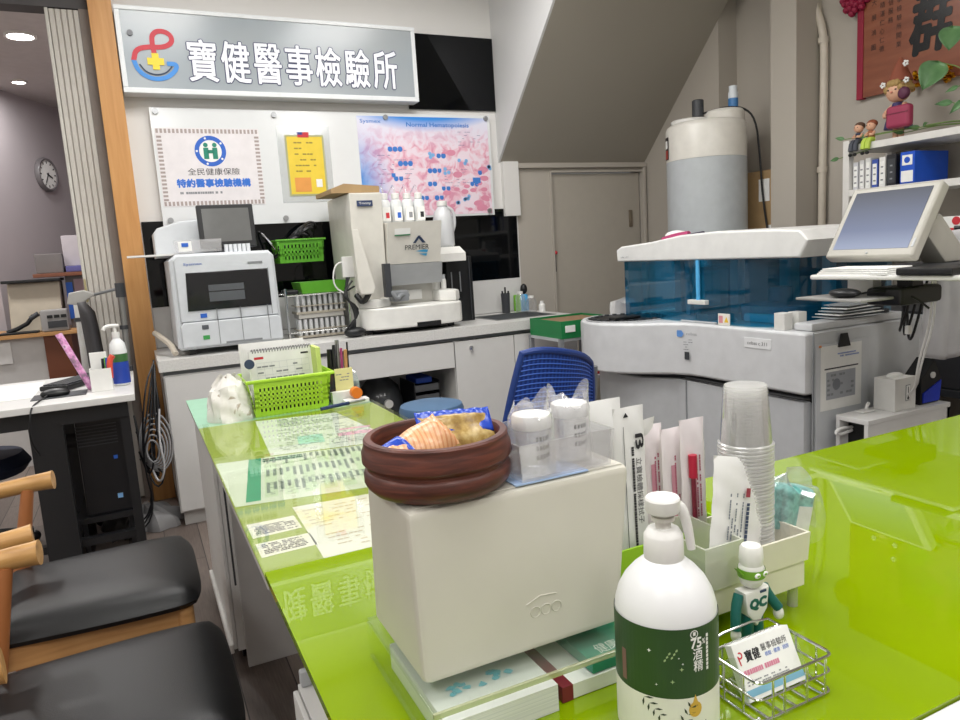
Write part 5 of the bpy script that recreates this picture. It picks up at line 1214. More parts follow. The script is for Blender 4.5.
btext('酒', .020, .838, .0085, .0095, PAPER, .01); btext('精', .0205, .826, .0085, .0095, PAPER, .01)
g = G(T)
for k in range(9): onb(g, .0325, .858-k*.0042, [(0, 0), (.0022, 0), (.0022, .0028), (0, .0028)])
for k in range(12): a, b = k*PI/6, (k+1)*PI/6; onb(g, .0215, .8645, [(.0034*math.cos(a), .0034*math.sin(a)), (.0034*math.cos(b), .0034*math.sin(b)), (.0027*math.cos(b), .0027*math.sin(b)), (.0027*math.cos(a), .0027*math.sin(a))])
onb(g, .0205, .863, [(0, 0), (.0022, 0), (.0022, .003), (0, .003)])
for u, v, r in ((-.013, .848, .0017), (-.008, .814, .0011), (.012, .836, .001), (.009, .842, .0009)): onb(g, u, v, [(r*math.cos(k*PI/4)*(1 if k % 2 == 0 else .35), r*math.sin(k*PI/4)*(1 if k % 2 == 0 else .35)) for k in range(8)])
g.build('label_marks', PAPER, T)
g = G(T)
for u, v in ((.004, .818), (.011, .8305)): onb(g, u, v, [(.0018*math.cos(k*PI/4)*(1 if k % 2 == 0 else .35), .0018*math.sin(k*PI/4)*(1 if k % 2 == 0 else .35)) for k in range(8)])
for k in range(6): onb(g, -.002+.0035*k*.5, .838+.0026*(k % 3)+.001*k, [(0, 0), (.0016, .0012), (.0012, .0028), (-.0002, .0014)])
g.build('label_sprigs', mat('label_sage', 'A9BF8A', .5), T)
g = G(T)
def twig(u, v, du, dv, n, L):
    for k in range(n):
        t = k/(n-1)
        for s in (-1, 1):
            bx_, by_ = u+du*t, v+dv*t; d = Vector((du, dv)).normalized(); p = Vector((-d.y, d.x))*s; e = (d*.6+p*.8)*L*(1-.3*t)
            onb(g, bx_, by_, [(0, 0), (e.x*.5-d.x*.0009+p.x*.0006, e.y*.5-d.y*.0009+p.y*.0006), (e.x, e.y), (e.x*.5+d.x*.0009, e.y*.5+d.y*.0009)])
twig(.004, .764, .014, .028, 6, .0085); twig(-.018, .798, .012, -.012, 4, .008); twig(.012, .766, .018, .008, 4, .007)
g.build('leaf_print', mat('print_leaf', '2E3A28', .5), T)
g = G(T); onb(g, .0215, .790, [(.0055*math.sin(k*PI/8)*(1-.0), -.0065*math.cos(k*PI/8)+(.006 if k == 8 else 0)) for k in range(16)]); g.build('drop_print', mat('drop_gold', 'CFA63E', .4), T)
g = G(T); onb(g, -.0395, .806, [(0, 0), (.005, 0), (.005, .026), (0, .026)]); g.build('fine_print_box', mat('print_brick', '7A5A50', .5), T)
G(T).lathe([(.0182, .173), (.0190, .175), (.0185, .197), (.0175, .1985), (.0150, .203), (.012, .2045)], c, 40).build('collar', WHITE, T)
G(T).cyl((BX, BY, .963), (BX, BY, .982), .0075).cyl((BX, BY, .972), (BX, BY, .976), .011).build('stem', mat('pump_spring_plastic', 'D2CFC8', .3), T)
dv = Vector((.80, -.5, 0)).normalized()
G(T).lathe([(.006, .218), (.0155, .220), (.0165, .223), (.0165, .2325), (.0150, .2345), (.0, .235)], c, 40).build('pump_head', WHITE, T)
P0 = Vector((BX, BY, .988)); G(T).tube([P0+dv*.006, P0+dv*.016-Vector((0, 0, .002)), P0+dv*.022-Vector((0, 0, .018)), P0+dv*.026-Vector((0, 0, .046))], lambda t: .0062-.0022*t, 14, smooth=2).build('spout', WHITE, T)
# ================================================================ CHAIR AND STOOL BEHIND THE COUNTER
T = thing('mesh_chair', 'blue mesh backed office chair behind the storage box', 'chair', (1.2, 2.1, 0))
BM_ = ramp_mat('blue_mesh', [(.45, '1E3F8E'), (.55, '2C56B4')], tex='wave', scale=(1, 1, 1), tscale=20, rough=.6)
def backf(u, v):
    # u across, v up; the back faces away from the wall side and leans
    a = (u-.5)*2; w = .25*(1-.22*v*v)
    return (1.19+a*w*.9+.01*v, 2.0+.05*a*a-.10*v+.16*a*.5, .50+.405*v-.025*abs(a)**3*v-.045*a*v)
g = G(T); g.grid(backf, 20, 16); solid(g.build('backrest', BM_, T), .006)
fr = [backf(0, k/10) for k in range(11)]+[backf(k/10, 1) for k in range(1, 11)]+[backf(1, 1-k/10) for k in range(1, 11)]+[backf(1-k/10, 0) for k in range(1, 10)]
G(T).tube(fr, .011, 10, True).build('back_frame', mat('frame_blue', '1C3A80', .5), T)
g = G(T)
for k in range(1, 26):
    v = .04+k*.036; g.tube([Vector(backf(u/10, v))+Vector((0, -.005, 0)) for u in range(11)], .0022, 5)
g.build('ribs', mat('rib_blue', '3C68C8', .55), T)
G(T).tube([(1.43, 2.09, .81), (1.435, 2.12, .60), (1.3, 2.2, .44)], .013, smooth=1).build('back_bracket', mat('bracket_grey', '77797C', .4, .3), T)
G(T).box(.95, 1.42, 2.10, 2.55, .42, .48, .025, 3).build('seat', mat('seat_blue', '23488F', .7), T)
G(T).cyl((1.18, 2.32, .07), (1.18, 2.32, .42), .03).build('column', BLACK, T)
for k in range(5):
    a = k*2*PI/5; G(T).tube([(1.18, 2.32, .10), (1.18+.27*math.cos(a), 2.32+.27*math.sin(a), .065)], .018).ball((1.18+.27*math.cos(a), 2.32+.27*math.sin(a), .03), .03, 10).build('leg', BLACK, T)
T = thing('round_stool', 'round stool with slate blue padded seat before knee hole', 'stool', (1.16, 3.0, 0))
G(T).lathe([(.05, .50), (.125, .505), (.145, .52), (.148, .54), (.14, .562), (.10, .572), (.0, .575)], (1.16, 3.0, 0), 40).build('seat', mat('stool_blue', '4F6E8F', .5), T)
G(T).cyl((1.16, 3.0, .08), (1.16, 3.0, .50), .025).build('column', STEEL, T)
for k in range(5):
    a = k*2*PI/5+.5; G(T).tube([(1.16, 3.0, .10), (1.16+.24*math.cos(a), 3.0+.24*math.sin(a), .06)], .016).ball((1.16+.24*math.cos(a), 3.0+.24*math.sin(a), .03), .03, 10).build('leg', BLACK, T)

# ================================================================ LARGE CHEMISTRY ANALYSER
T = thing('chemistry_analyzer', 'large white floor analyser with blue see-through cover', 'analyser', (2.55, 2.45, 0))
AW = mat('analyser_white', 'CBCCCE', .38); AL = mat('analyser_lower', 'B9BBBE', .42)
front = [(2.218, 1.85), (2.204, 1.856), (2.20, 1.872), (2.20, 2.40), (2.19, 2.47), (2.16, 2.535), (2.10, 2.60), (2.045, 2.66), (2.0, 2.73), (1.972, 2.80), (1.965, 2.88), (1.978, 2.96), (2.01, 3.04), (2.07, 3.11), (2.15, 3.15)]
G(T).prism(front+[(2.93, 3.15), (2.93, 1.85)], .625, .862, .014, seg=3).build('upper_body', AW, T, ang=40)
low = [(2.226, 1.862), (2.212, 1.868), (2.208, 1.885), (2.208, 2.50), (2.20, 2.56), (2.16, 2.62), (2.11, 2.70), (2.09, 2.80), (2.09, 2.92), (2.12, 3.05), (2.2, 3.12)]
G(T).prism(low+[(2.92, 3.12), (2.92, 1.862)], .04, .60, .008).build('lower_body', AL, T, ang=40)
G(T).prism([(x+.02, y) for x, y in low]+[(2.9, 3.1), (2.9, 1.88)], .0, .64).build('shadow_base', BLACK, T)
g = G(T); g.tube([(2.206, 2.50, .612)]+[(2.203, 2.3, .612), (2.203, 1.89, .612), (2.207, 1.862, .612), (2.225, 1.853, .612)], .006, 8); g.build('seam_strip', BLACK, T)
G(T).box(2.2045, 2.209, 2.497, 2.503, .06, .60).build('door_seam', MGREY, T)
G(T).box(2.235, 2.93, 1.842, 1.852, .06, .858, .002).build('side_panel', mat('side_panel_grey', 'C6C8CA', .42), T)
g = G(T); g.box(2.230, 2.233, 1.8405, 1.8445, .06, .86); g.build('side_seam', MGREY, T)
# deck features
G(T).lathe([(.20, .8625), (.20, .868), (.192, .868), (.192, .864)], (2.175, 2.88, 0), 48).build('rotor_rim', mat('rim_grey', 'B2B4B6', .4), T)
G(T).lathe([(.191, .8635), (.191, .8655), (.0, .8660)], (2.175, 2.88, 0), 48).build('rotor_well', BLACK, T)
g = G(T)
for k in range(24):
    a = 2*PI*k/24; g.cyl((2.175+.165*math.cos(a), 2.88+.165*math.sin(a), .8655), (2.175+.165*math.cos(a), 2.88+.165*math.sin(a), .872), .012, n=10)
g.build('sample_cups', DGREY, T)
G(T).box(2.05, 2.20, 2.80, 2.86, .866, .88, .006).build('rotor_handle', BLACK, T)
G(T).box(2.215, 2.34, 2.32, 2.54, .8625, .871, .003).build('rack_plate', LGREY, T)
G(T).box(2.23, 2.30, 2.38, 2.44, .871, .90, .004).cyl((2.25, 2.46, .871), (2.25, 2.46, .915), .012).cyl((2.28, 2.50, .871), (2.28, 2.50, .905), .009).build('probe_block', mat('probe_grey', '97999B', .35, .3), T)
G(T).box(2.209, 2.214, 2.235, 2.30, .8625, .912, .001).build('warning_label', mat('warning_white', 'E8E4DC', .5), T)
g = G(T); g.poly([(2.2085, 2.294, .873), (2.2085, 2.272, .873), (2.2085, 2.272, .903), (2.2085, 2.294, .903)]); g.build('warning_red', mat('warn_pink', 'D89098', .5), T)
g = G(T); g.poly([(2.2085, 2.264, .876), (2.2085, 2.24, .876), (2.2085, 2.252, .90)]); g.build('warning_yellow', mat('warn_yellow', 'E8C22E', .5), T)
# blue see-through cover and inside
cov = [(2.62, 2.0), (2.42, 2.01), (2.31, 2.03), (2.25, 2.07), (2.225, 2.14), (2.225, 2.92), (2.25, 2.985), (2.38, 3.02), (2.86, 3.03)]
BLUEC = clear('blue_acrylic', (.11, .50, .68), .07, .02, '0E6E98', .20, edge=.2)
g = G(T)
for (xa, ya), (xb, yb) in zip(cov, cov[1:]): g.poly([(xa, ya, .866), (xb, yb, .866), (xb, yb, 1.14), (xa, ya, 1.14)])
g.build('blue_cover', BLUEC, T, ang=40)
g = G(T); g.box(2.83, 2.86, 1.98, 3.02, .863, 1.138); g.build('rear_panel', mat('inner_slate', '5F7888', .5), T)
g = G(T)
for y, x, w in ((2.88, 2.5, .05), (2.72, 2.42, .03), (2.60, 2.6, .05), (2.30, 2.6, .06), (2.05, 2.55, .04)): g.box(x, x+w, y-w/2, y+w/2, .863, 1.13, .004)
g.build('inner_columns', mat('inner_grey', 'A3B5C0', .45), T)
G(T).lathe([(.16, .8635), (.16, .93), (.05, .94), (.05, 1.0), (.0, 1.0)], (2.52, 2.25, 0), 32).build('reagent_disc', mat('disc_blue_grey', '5D7A8E', .4), T)
G(T).box(2.42, 2.55, 2.62, 2.70, .90, 1.08, .02, 3).build('funnel_block', mat('inner_white', 'C2CCD2', .45), T)
G(T).box(2.55, 2.75, 2.78, 2.94, .8635, 1.08, .02, 3).box(2.35, 2.6, 2.12, 2.30, .8635, .90, .01).build('inner_covers', mat('inner_pale', 'C8DAE6', .4), T)
G(T).cyl((2.213, 2.42, .955), (2.213, 2.42, 1.136), .009).build('probe_rod', mat('probe_cyan', '58B4EC', .35), T)
G(T).box(2.20, 2.223, 2.365, 2.475, .945, .965, .003).build('probe_plate', mat('plate_white', 'DADBD6', .4), T)
# hood
hood = [(2.985, 1.137), (2.99, 1.195), (2.95, 1.212), (2.72, 1.226), (2.52, 1.248), (2.30, 1.254), (2.0, 1.246), (1.885, 1.238), (1.85, 1.20), (1.885, 1.137)]
G(T).prism(hood, 2.205, 2.90, .010, M=YZ, seg=3).build('hood', mat('hood_white', 'E0E0DE', .36), T, ang=30)
text('lettering', 'cobas c 311', WL(2.2035, 2.95, 1.155), .06, .009, MGREY, T)
# badge plates on the front
G(T).box(2.1975, 2.2005, 2.01, 2.145, .785, .825, .0005).build('name_plate', mat('plate_pale', 'DCDDDE', .4), T)
text('lettering', 'cobas c 311', WL(2.197, 2.128, .798), .10, .014, DGREY, T)
FMK = frame((2.176, 2.50, .72), (.22, -1, 0), (0, 0, 1))
g = G(T); g.poly([FMK @ Vector((.0+.022*math.cos(k*PI/3), .095+.017*math.sin(k*PI/3), .003)) for k in range(6)]); g.build('hexagon_logo', mat('hex_blue', '5E8FD0', .5), T)
text('lettering', 'cobas', FMK @ Matrix.Translation((.035, .09, .003)), .055, .013, MGREY, T)
G(T).dashes(FMK @ Matrix.Translation((.02, .02, .003)), .06, .055, 5, 100, .6, .3, .012).build('front_print', MGREY, T)
g = G(T); g.poly([FMK @ Vector(p) for p in ((.025, -.02, .003), (.05, -.02, .003), (.05, .015, .003), (.025, .015, .003))]); g.build('front_sticker', DGREY, T)
# raised right deck
G(T).box(2.24, 2.76, 1.856, 1.94, .8625, .892, .008).build('raised_deck', AW, T)
# things standing on it
for k, (x, y, w, h, l) in enumerate(((2.215, 1.985, .045, .065, 'small white carton on analyser deck, nearer the blue cover'), (2.275, 1.972, .045, .065, 'small white carton on analyser deck, nearer the monitor tray'))):
    zb = .8625
    tag(G().box(x, x+w, y-.025, y+.025, zb, zb+h, .002).build('small_carton', mat('carton_white', 'DBDAD6', .5), at=(x+w/2, y, zb)), l, 'box', 'small cartons on the analyser')
T = thing('hood_clutter', 'white wrapped bundle with pink and purple tags on analyser hood', 'bundle', (2.6, 2.90, 1.2))
G(T).box(2.48, 2.60, 2.88, 2.97, 1.200, 1.236, .004).build('box', WHITE, T)
G(T).ball((2.50, 2.88, 1.250), (.055, .06, .025), 14).build('wrapped_cloth', PAPER, T)
G(T).tube([(2.40, 2.86, 1.229), (2.40, 2.78, 1.243), (2.42, 2.70, 1.250)], .017, smooth=1).build('pink_tag', mat('magenta_tag', 'B03A6C', .5), T)
G(T).tube([(2.34, 2.85, 1.218), (2.36, 2.74, 1.235), (2.40, 2.58, 1.252)], .009, smooth=1).build('dark_strap', mat('purple_black', '2A2038', .5), T)
T = thing('folded_bag', 'crumpled clear bag of pink caps left of blue cover', 'bag', (2.35, 3.06, .863))
G(T).grid(crumple((2.32, 3.095, .864), .085, .038, .07, 44, .3, base=.85), 32, 8).build('bag', FROST, T, ang=25)
G(T).ball((2.35, 3.09, .88), (.02, .02, .012), 10).build('pink_cap', mat('cap_pink', 'C24A7A', .4), T)
# document sleeve on the side
T = thing('document_sleeve', 'clear sleeve with printed sheet clipped on analyser side', 'document', (2.38, 1.84, .45))
M = frame((2.25, 1.8365, .47), (1, -.0, -.0), (.1, 0, 1))
G(T).box(-.015, .275, -.08, .345, .0, .0012, M=M).build('sleeve', clear('doc_sleeve', (.95, .95, .96), .15, .1, 'DDE0E4', .75), T)
G(T).box(.01, .235, .09, .335, .0014, .0018, M=M).build('sheet', PAPER, T)
G(T).box(.04, .20, .13, .235, .0022, .0026, M=M).build('screenshot', mat('shot_grey', 'A6A9B0', .6), T)
G(T).dashes(M @ Matrix.Translation((.045, .14, .0029)), .15, .09, 5, 103, .5, .5, .022).build('shot_print', MGREY, T)
g = G(T); g.poly([M @ Vector((.095+.022*math.cos(k*PI/8), .185+.022*math.sin(k*PI/8), .0031)) for k in range(16)]); g.build('shot_ring', mat('shot_dark', '7C8088', .6), T)
g = G(T); g.poly([M @ Vector(p) for p in ((.03, .245, .0026), (.215, .245, .0026), (.215, .25, .0026), (.03, .25, .0026))]); g.build('title_line', DGREY, T)
G(T).dashes(M @ Matrix.Translation((.10, .285, .0026)), .12, .02, 2, 104, .9, .5, .01).build('blue_print', mat('print_lavender', '8C9CD0', .6), T)
G(T).frus((.10, .165, 0, .008), (.115, .15, .002, .006), 0, .05, M=M @ Matrix.Translation((0, .325, .0)) @ Matrix(((1, 0, 0, 0), (0, 0, 1, 0), (0, 1, 0, 0), (0, 0, 0, 1)))).build('bulldog_clip', BLACK, T)
G(T).box(.0, .012, .333, .341, .0018, .004, M=M).build('orange_tab', mat('tab_orange', 'D98A4A', .5), T)
# low cabinet beside the analyser
T = thing('low_cabinet', 'low white cabinet with dark open end beside analyser', 'cabinet', (2.75, 1.75, 0))
x0, x1, y0, y1 = 2.30, 2.77, 1.67, 1.80
G(T).box(x0, x1, y0-.003, y1, .532, .55, .002).build('top', LAMI, T)
G(T).box(x0+.002, x1, y0, y0+.015, .0, .532).box(x0+.002, x1, y1-.015, y1, .0, .532).box(x1-.015, x1, y0, y1, 0, .532).build('carcass', LAMI, T)
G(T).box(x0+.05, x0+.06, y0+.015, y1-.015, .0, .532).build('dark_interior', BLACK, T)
G(T).tube([(x0+.06, y1-.03, .49), (x0-.02, y1-.03, .48), (x0-.04, y1-.03, .495), (x0-.015, y1-.03, .505), (x0+.06, y1-.03, .50)], .006, smooth=1).build('cable_loop', WHITE, T)
T = thing('white_carton', 'white carton with printed thermometer picture on low cabinet', 'carton', (2.53, 1.74, .55))
G(T).box(2.475, 2.595, 1.69, 1.775, .5505, .672, .002).build('carton', mat('carton_white', 'DBDAD6', .5), T)
G(T).prism([(2.475, 1.69), (2.595, 1.69), (2.58, 1.73), (2.49, 1.735)], .6722, .6732).ball((2.535, 1.735, .677), (.04, .02, .010), 12).build('open_flap', PAPER, T)
G(T).box(2.535, 2.56, 1.6885, 1.6902, .585, .645).build('picture_frame', MGREY, T); G(T).box(2.5375, 2.5575, 1.6875, 1.689, .5875, .6425).build('picture', PAPER, T)
G(T).cyl((2.547, 1.6865, .595), (2.547, 1.6878, .595), .006, n=12).box(2.5455, 2.5485, 1.6865, 1.6878, .60, .638).build('picture_bulb', DGREY, T)
T = thing('blue_black_dispenser', 'black and blue wedge shaped dispenser behind white carton', 'dispenser', (2.7, 1.74, .55))
G(T).prism([(2.64, .5505), (2.75, .5505), (2.765, .64), (2.72, .72), (2.64, .65)], 1.70, 1.775, .004, M=XZ).build('body', BLACK, T)
G(T).prism([(2.65, .558), (2.745, .558), (2.755, .635), (2.65, .595)], 1.695, 1.701, M=XZ).build('blue_panel', mat('dispenser_blue', '2038B8', .35), T)
G(T).cyl((2.705, 1.694, .66), (2.705, 1.70, .66), .012).build('knob', WHITE, T)
T = thing('cable_clip', 'small white hook plate on the low cabinet top', 'hook', (2.40, 1.75, .55))
G(T).box(2.38, 2.445, 1.745, 1.785, .5505, .556, .002).tube([(2.42, 1.765, .556), (2.425, 1.765, .572), (2.435, 1.765, .58)], .006, smooth=1).build('hook', WHITE, T)

# ================================================================ MONITOR ON ITS TRAY TABLE
T = thing('tray_table', 'white tray table on post at right end of analyser', 'table', (2.25, 1.45, 0))
G(T).box(1.99, 2.46, 1.18, 1.66, 1.075, 1.09, .005).build('table_top', WHITE, T)
G(T).tube([(2.42, 1.58, 1.06), (2.56, 1.75, 1.06), (2.66, 1.89, 1.05), (2.68, 1.91, .895)], .02, smooth=1).build('support_arm', DGREY, T)
G(T).cyl((2.68, 1.91, .8925), (2.68, 1.91, .905), .04).build('arm_foot', DGREY, T)
G(T).box(2.07, 2.27, 1.40, 1.52, .99, 1.045, .012).box(2.15, 2.2, 1.42, 1.47, 1.045, 1.075).build('under_shelf', BLACK, T)
G(T).prism([(1.93, 1.43), (2.17, 1.42), (2.19, 1.66), (1.95, 1.68)], 1.012, 1.020, .002).build('mouse_tray', mat('tray_grey', '9C9B98', .4), T)
G(T).box(2.12, 2.16, 1.53, 1.62, 1.020, 1.0748).build('tray_bracket', WHITE, T)
T = thing('desk_monitor', 'cream framed monitor tilted back on tray table', 'monitor', (2.24, 1.55, 1.09))
MC_ = mat('monitor_cream', 'A9A69D', .42)
Mm = frame((2.203, 1.567, 1.2503), (-.033, -.999, .0), (.526, -.018, .85))
BS_ = Mm
G(T).box(-.157, .157, -.132, .132, -.040, 0, .009, 3, M=BS_).build('frame', MC_, T)
SCR = ramp_mat('screen_glow', [(.3, '6F7480'), (.7, '9AA6C8')], scale=(1, 1, 1), tscale=1)
def screen_mat():
    m = bpy.data.materials.new('lit_screen'); m.use_nodes = True; nt = m.node_tree; b = nt.nodes['Principled BSDF']; b.inputs['Roughness'].default_value = .4; b.inputs['Specular IOR Level'].default_value = .15; b.inputs['Base Color'].default_value = (.02, .02, .025, 1)
    tc = nt.nodes.new('ShaderNodeTexCoord'); sp = nt.nodes.new('ShaderNodeSeparateXYZ'); nt.links.new(tc.outputs['Object'], sp.inputs[0])
    mr = nt.nodes.new('ShaderNodeMapRange'); mr.inputs['From Min'].default_value = .04; mr.inputs['From Max'].default_value = .27; nt.links.new(sp.outputs['Z'], mr.inputs['Value'])
    r = nt.nodes.new('ShaderNodeValToRGB'); nt.links.new(mr.outputs[0], r.inputs['Fac']); e = r.color_ramp.elements
    e[0].position = 0; e[0].color = lin('D2DEFA')+(1,); e[1].position = 1; e[1].color = lin('454951')+(1,); k = e.new(.4); k.color = lin('8794B6')+(1,)
    nt.links.new(r.outputs['Color'], b.inputs['Emission Color']); b.inputs['Emission Strength'].default_value = .72
    return m
G(T).box(-.134, .134, -.103, .112, .0004, .0016, M=BS_).build('screen', screen_mat(), T)
G(T).ball(BS_ @ Vector((-.0, -.118, .001)), .004, 10).box(.143, .150, -.10, -.07, .0004, .0016, M=BS_).build('buttons', LGREY, T)
G(T).box(-.11, .11, -.095, .095, -.075, -.04, .018, 3, M=BS_).build('rear_housing', MC_, T)
G(T).prism([(2.29, 1.24), (2.33, 1.26), (2.47, 1.13), (2.46, 1.1045), (2.36, 1.1045), (2.27, 1.19)], 1.45, 1.53, .008, M=XZ).build('neck', MC_, T)
G(T).box(2.20, 2.45, 1.36, 1.60, 1.0905, 1.104, .006).build('foot', DGREY, T)
T = thing('keyboard', 'black keyboard beneath the tilted monitor on tray table', 'keyboard', (2.05, 1.3, 1.09))
G(T).box(1.98, 2.12, 1.20, 1.36, 1.0905, 1.11, .004).build('body', BLACK, T)
T = thing('paper_pile', 'loose white papers under the monitor on tray table', 'papers', (2.05, 1.52, 1.09))
for k in range(4): G(T).box(2.0+.004*k, 2.14, 1.39+.008*k, 1.645-.006*k, 1.0906+.005*k, 1.0942+.005*k, M=Matrix.Translation((2.05, 1.52, 0)) @ Matrix.Rotation(.05*k-.08, 4, 'Z') @ Matrix.Translation((-2.05, -1.52, 0))).build('sheet', PAPER, T)
T = thing('computer_mouse', 'black mouse on grey tray beneath the monitor', 'mouse', (1.99, 1.53, 1.02))
G(T).ball((1.99, 1.53, 1.0346), (.034, .052, .0145), 18).build('body', BLACK, T)
G(T).tube([(2.01, 1.50, 1.03), (2.07, 1.46, 1.04), (2.12, 1.40, 1.02), (2.14, 1.36, .98)], .0035, 6, smooth=2).build('cable', BLACK, T)
T = thing('printout_stack', 'pile of printouts sliding off analyser deck below monitor', 'papers', (2.5, 1.93, .895))
for k in range(5): G(T).box(2.38+.012*k, 2.63-.006*k, 1.845+.004*k, 1.965, .8958+.011*k, .8985+.011*k, M=Matrix.Translation((2.5, 1.92, 0)) @ Matrix.Rotation(.07*k-.14, 4, 'Z') @ Matrix.Translation((-2.5, -1.92, 0))).build('sheet', PAPER if k % 2 else LGREY, T)
T = thing('monitor_cables', 'black and white cables hanging from the tray table', 'cables', (2.45, 1.58, 0))
for k in range(3): G(T).tube([(2.32+.04*k, 1.53, 1.07), (2.34+.035*k, 1.56, .95), (2.36+.03*k, 1.60, .88-.03*k), (2.42+.02*k, 1.64, .86), (2.5+.01*k, 1.68, .93), (2.55, 1.74, 1.03)], .0045, 6, smooth=2).build('black_cable', BLACK, T)
for k in range(2): G(T).tube([(2.43+.02*k, 1.54, 1.07), (2.50+.02*k, 1.58, .9), (2.46+.02*k, 1.60, .74), (2.53, 1.65, .62), (2.60, 1.81, .5505)], .004, 6, smooth=2).build('white_cable', WHITE, T)
G(T).box(2.37, 2.39, 1.575, 1.59, .86, .89, .003).build('plug', WHITE, T)

# ================================================================ WATER TANK, CARDBOARD, PIPE
T = thing('tank_stand', 'grey stand behind the big analyser carrying water tank', 'stand', (3.25, 3.3, 0))
G(T).box(2.96, 3.44, 3.12, 3.66, 1.19, 1.21).build('top', LGREY, T); G(T).box(2.98, 3.42, 3.14, 3.64, 0, 1.19).build('body', LGREY, T)
TX, TY = 3.19, 3.40
T = thing('water_tank', 'large white water tank with filled lower part behind analyser', 'tank', (TX, TY, 1.21))
TR_ = .232
G(T).lathe([(TR_-.015, .001), (TR_, .012), (TR_, .475)], (TX, TY, 1.21), 48).build('filled_section', mat('tank_filled', 'B4B9BC', .3), T)
G(T).lathe([(TR_, .476), (TR_, .655), (TR_-.008, .675), (TR_-.03, .69), (TR_-.06, .694), (0, .696)], (TX, TY, 1.21), 48).build('upper_section', mat('tank_white', 'D8D5CD', .3), T)
G(T).lathe([(.112, .665), (.112, .735), (.10, .75), (.08, .755), (0, .756)], (TX+.075, TY-.075, 1.21), 32).build('raised_neck', mat('tank_white', 'D8D5CD', .3), T)
G(T).lathe([(.11, .69), (.115, .71), (.105, .716), (0, .716)], (TX-.07, TY+.05, 1.21), 32).build('screw_lid', WHITE, T)
G(T).lathe([(.018, .72), (.034, .73), (.034, .82), (.028, .826), (0, .826)], (TX-.04, TY+.02, 1.21), 20).build('black_float_cap', DGREY, T)
G(T).lathe([(.028, .75), (.028, .85), (.024, .85), (.024, .885), (0, .886)], (TX+.12, TY-.10, 1.21), 20).build('filter_cartridge', mat('cartridge_white', 'D4DADF', .3), T)
G(T).lathe([(.0285, .765), (.0285, .815)], (TX+.12, TY-.10, 1.21), 20, caps=False).build('filter_label', mat('cartridge_blue', '3F78B0', .4), T)
G(T).tube([(TX-.04, TY-.0, 1.95), (TX+.05, TY-.10, 1.975), (TX+.16, TY-.14, 1.97), (TX+.215, TY-.18, 1.90), (TX+.235, TY-.19, 1.7), (TX+.245, TY-.20, 1.45), (TX+.245, TY-.24, 1.23)], .006, smooth=2).build('level_cable', BLACK, T)
def tl(a): return (TX+(TR_+.002)*math.cos(a), TY+(TR_+.002)*math.sin(a))
g = G(T)
for k in range(6):
    a, b = PI-.62+.0+k*.05, PI-.62+.0+(k+1)*.05; g.poly([(*tl(a), 1.70), (*tl(b), 1.70), (*tl(b), 1.83), (*tl(a), 1.83)])
g.build('hazard_label', mat('hazard_dark', '2A2426', .5), T)
g = G(T)
def tl2(a): return (TX+(TR_+.003)*math.cos(a), TY+(TR_+.003)*math.sin(a))
for k in range(5):
    a, b = PI-.62+.02+k*.05, PI-.62+.02+(k+1)*.05; g.poly([(*tl2(a), 1.705), (*tl2(b), 1.705), (*tl2(b), 1.755), (*tl2(a), 1.755)])
g.build('hazard_red', mat('hazard_red', '9A3A30', .5), T)
g = G(T)
for k in range(4):
    a, b = PI-.62+.04+k*.05, PI-.62+.04+(k+1)*.05; g.poly([(*tl2(a), 1.765), (*tl2(b), 1.765), (*tl2(b), 1.81), (*tl2(a), 1.81)])
g.build('hazard_white', PAPER, T)
T = thing('cardboard_box', 'brown cardboard box with white label behind water tank', 'carton', (3.52, 3.22, 0))
G(T).box(3.45, 3.595, 3.11, 3.42, 0.001, 1.60, .003).build('carton', CARD, T)
G(T).box(3.447, 3.4505, 3.16, 3.24, 1.42, 1.55).build('label', PAPER, T); G(T).box(3.446, 3.4505, 3.12, 3.17, 1.22, 1.28).build('small_label', PAPER, T)
T = thing('wall_pipe', 'cream painted bent pipe running down wall beside pillar', 'pipe', (3.565, 2.88, 0))
G(T).tube([(3.57, 3.02, 2.945), (3.57, 2.985, 2.62), (3.57, 2.955, 2.46), (3.57, 2.895, 2.30), (3.57, 2.89, 2.1), (3.57, 2.90, 1.3), (3.57, 2.905, .0)], .021, 14, smooth=2).build('pipe', mat('pipe_cream', 'C9C0B2', .5), T)
for z in (1.55, 2.24): G(T).cyl((3.57, 2.899, z), (3.57, 2.899, z+.03), .027).build('collar', mat('pipe_cream', 'C9C0B2', .5), T)

# ================================================================ SHELF, BINDERS, FIGURES, PLAQUE
T = thing('wall_rack', 'white metal shelf rack along the right wall', 'shelf', (3.4, 2.0, 0))
RW = mat('rack_white', 'DAD8D4', .4)
for x in (3.25, 3.57):
    for y in (2.52, 1.2): G(T).box(x, x+.035, y-.035, y, 0, 1.655, .002).build('post', RW, T)
for z in (1.60, 1.385, 1.15, .80, .45): G(T).box(3.252, 3.595, 1.18, 2.515, z, z+.032, .002).build('shelf_board', RW if z > 1 else DGREY, T)
bw = [('thin white ring binder, first from the rack post', 'C7C8CC', .03), ('thin white ring binder, second from the rack post', 'D6D6D6', .028), ('thin white ring binder, third from the rack post', 'DEDEDC', .03), ('blue and white binder, fourth from the rack post', '3B55A8', .034), ('white binder with marked spine, fifth from post', 'E0DFDC', .034), ('black box file beside the bright blue file', '1C1C20', .05)]
y = 2.478
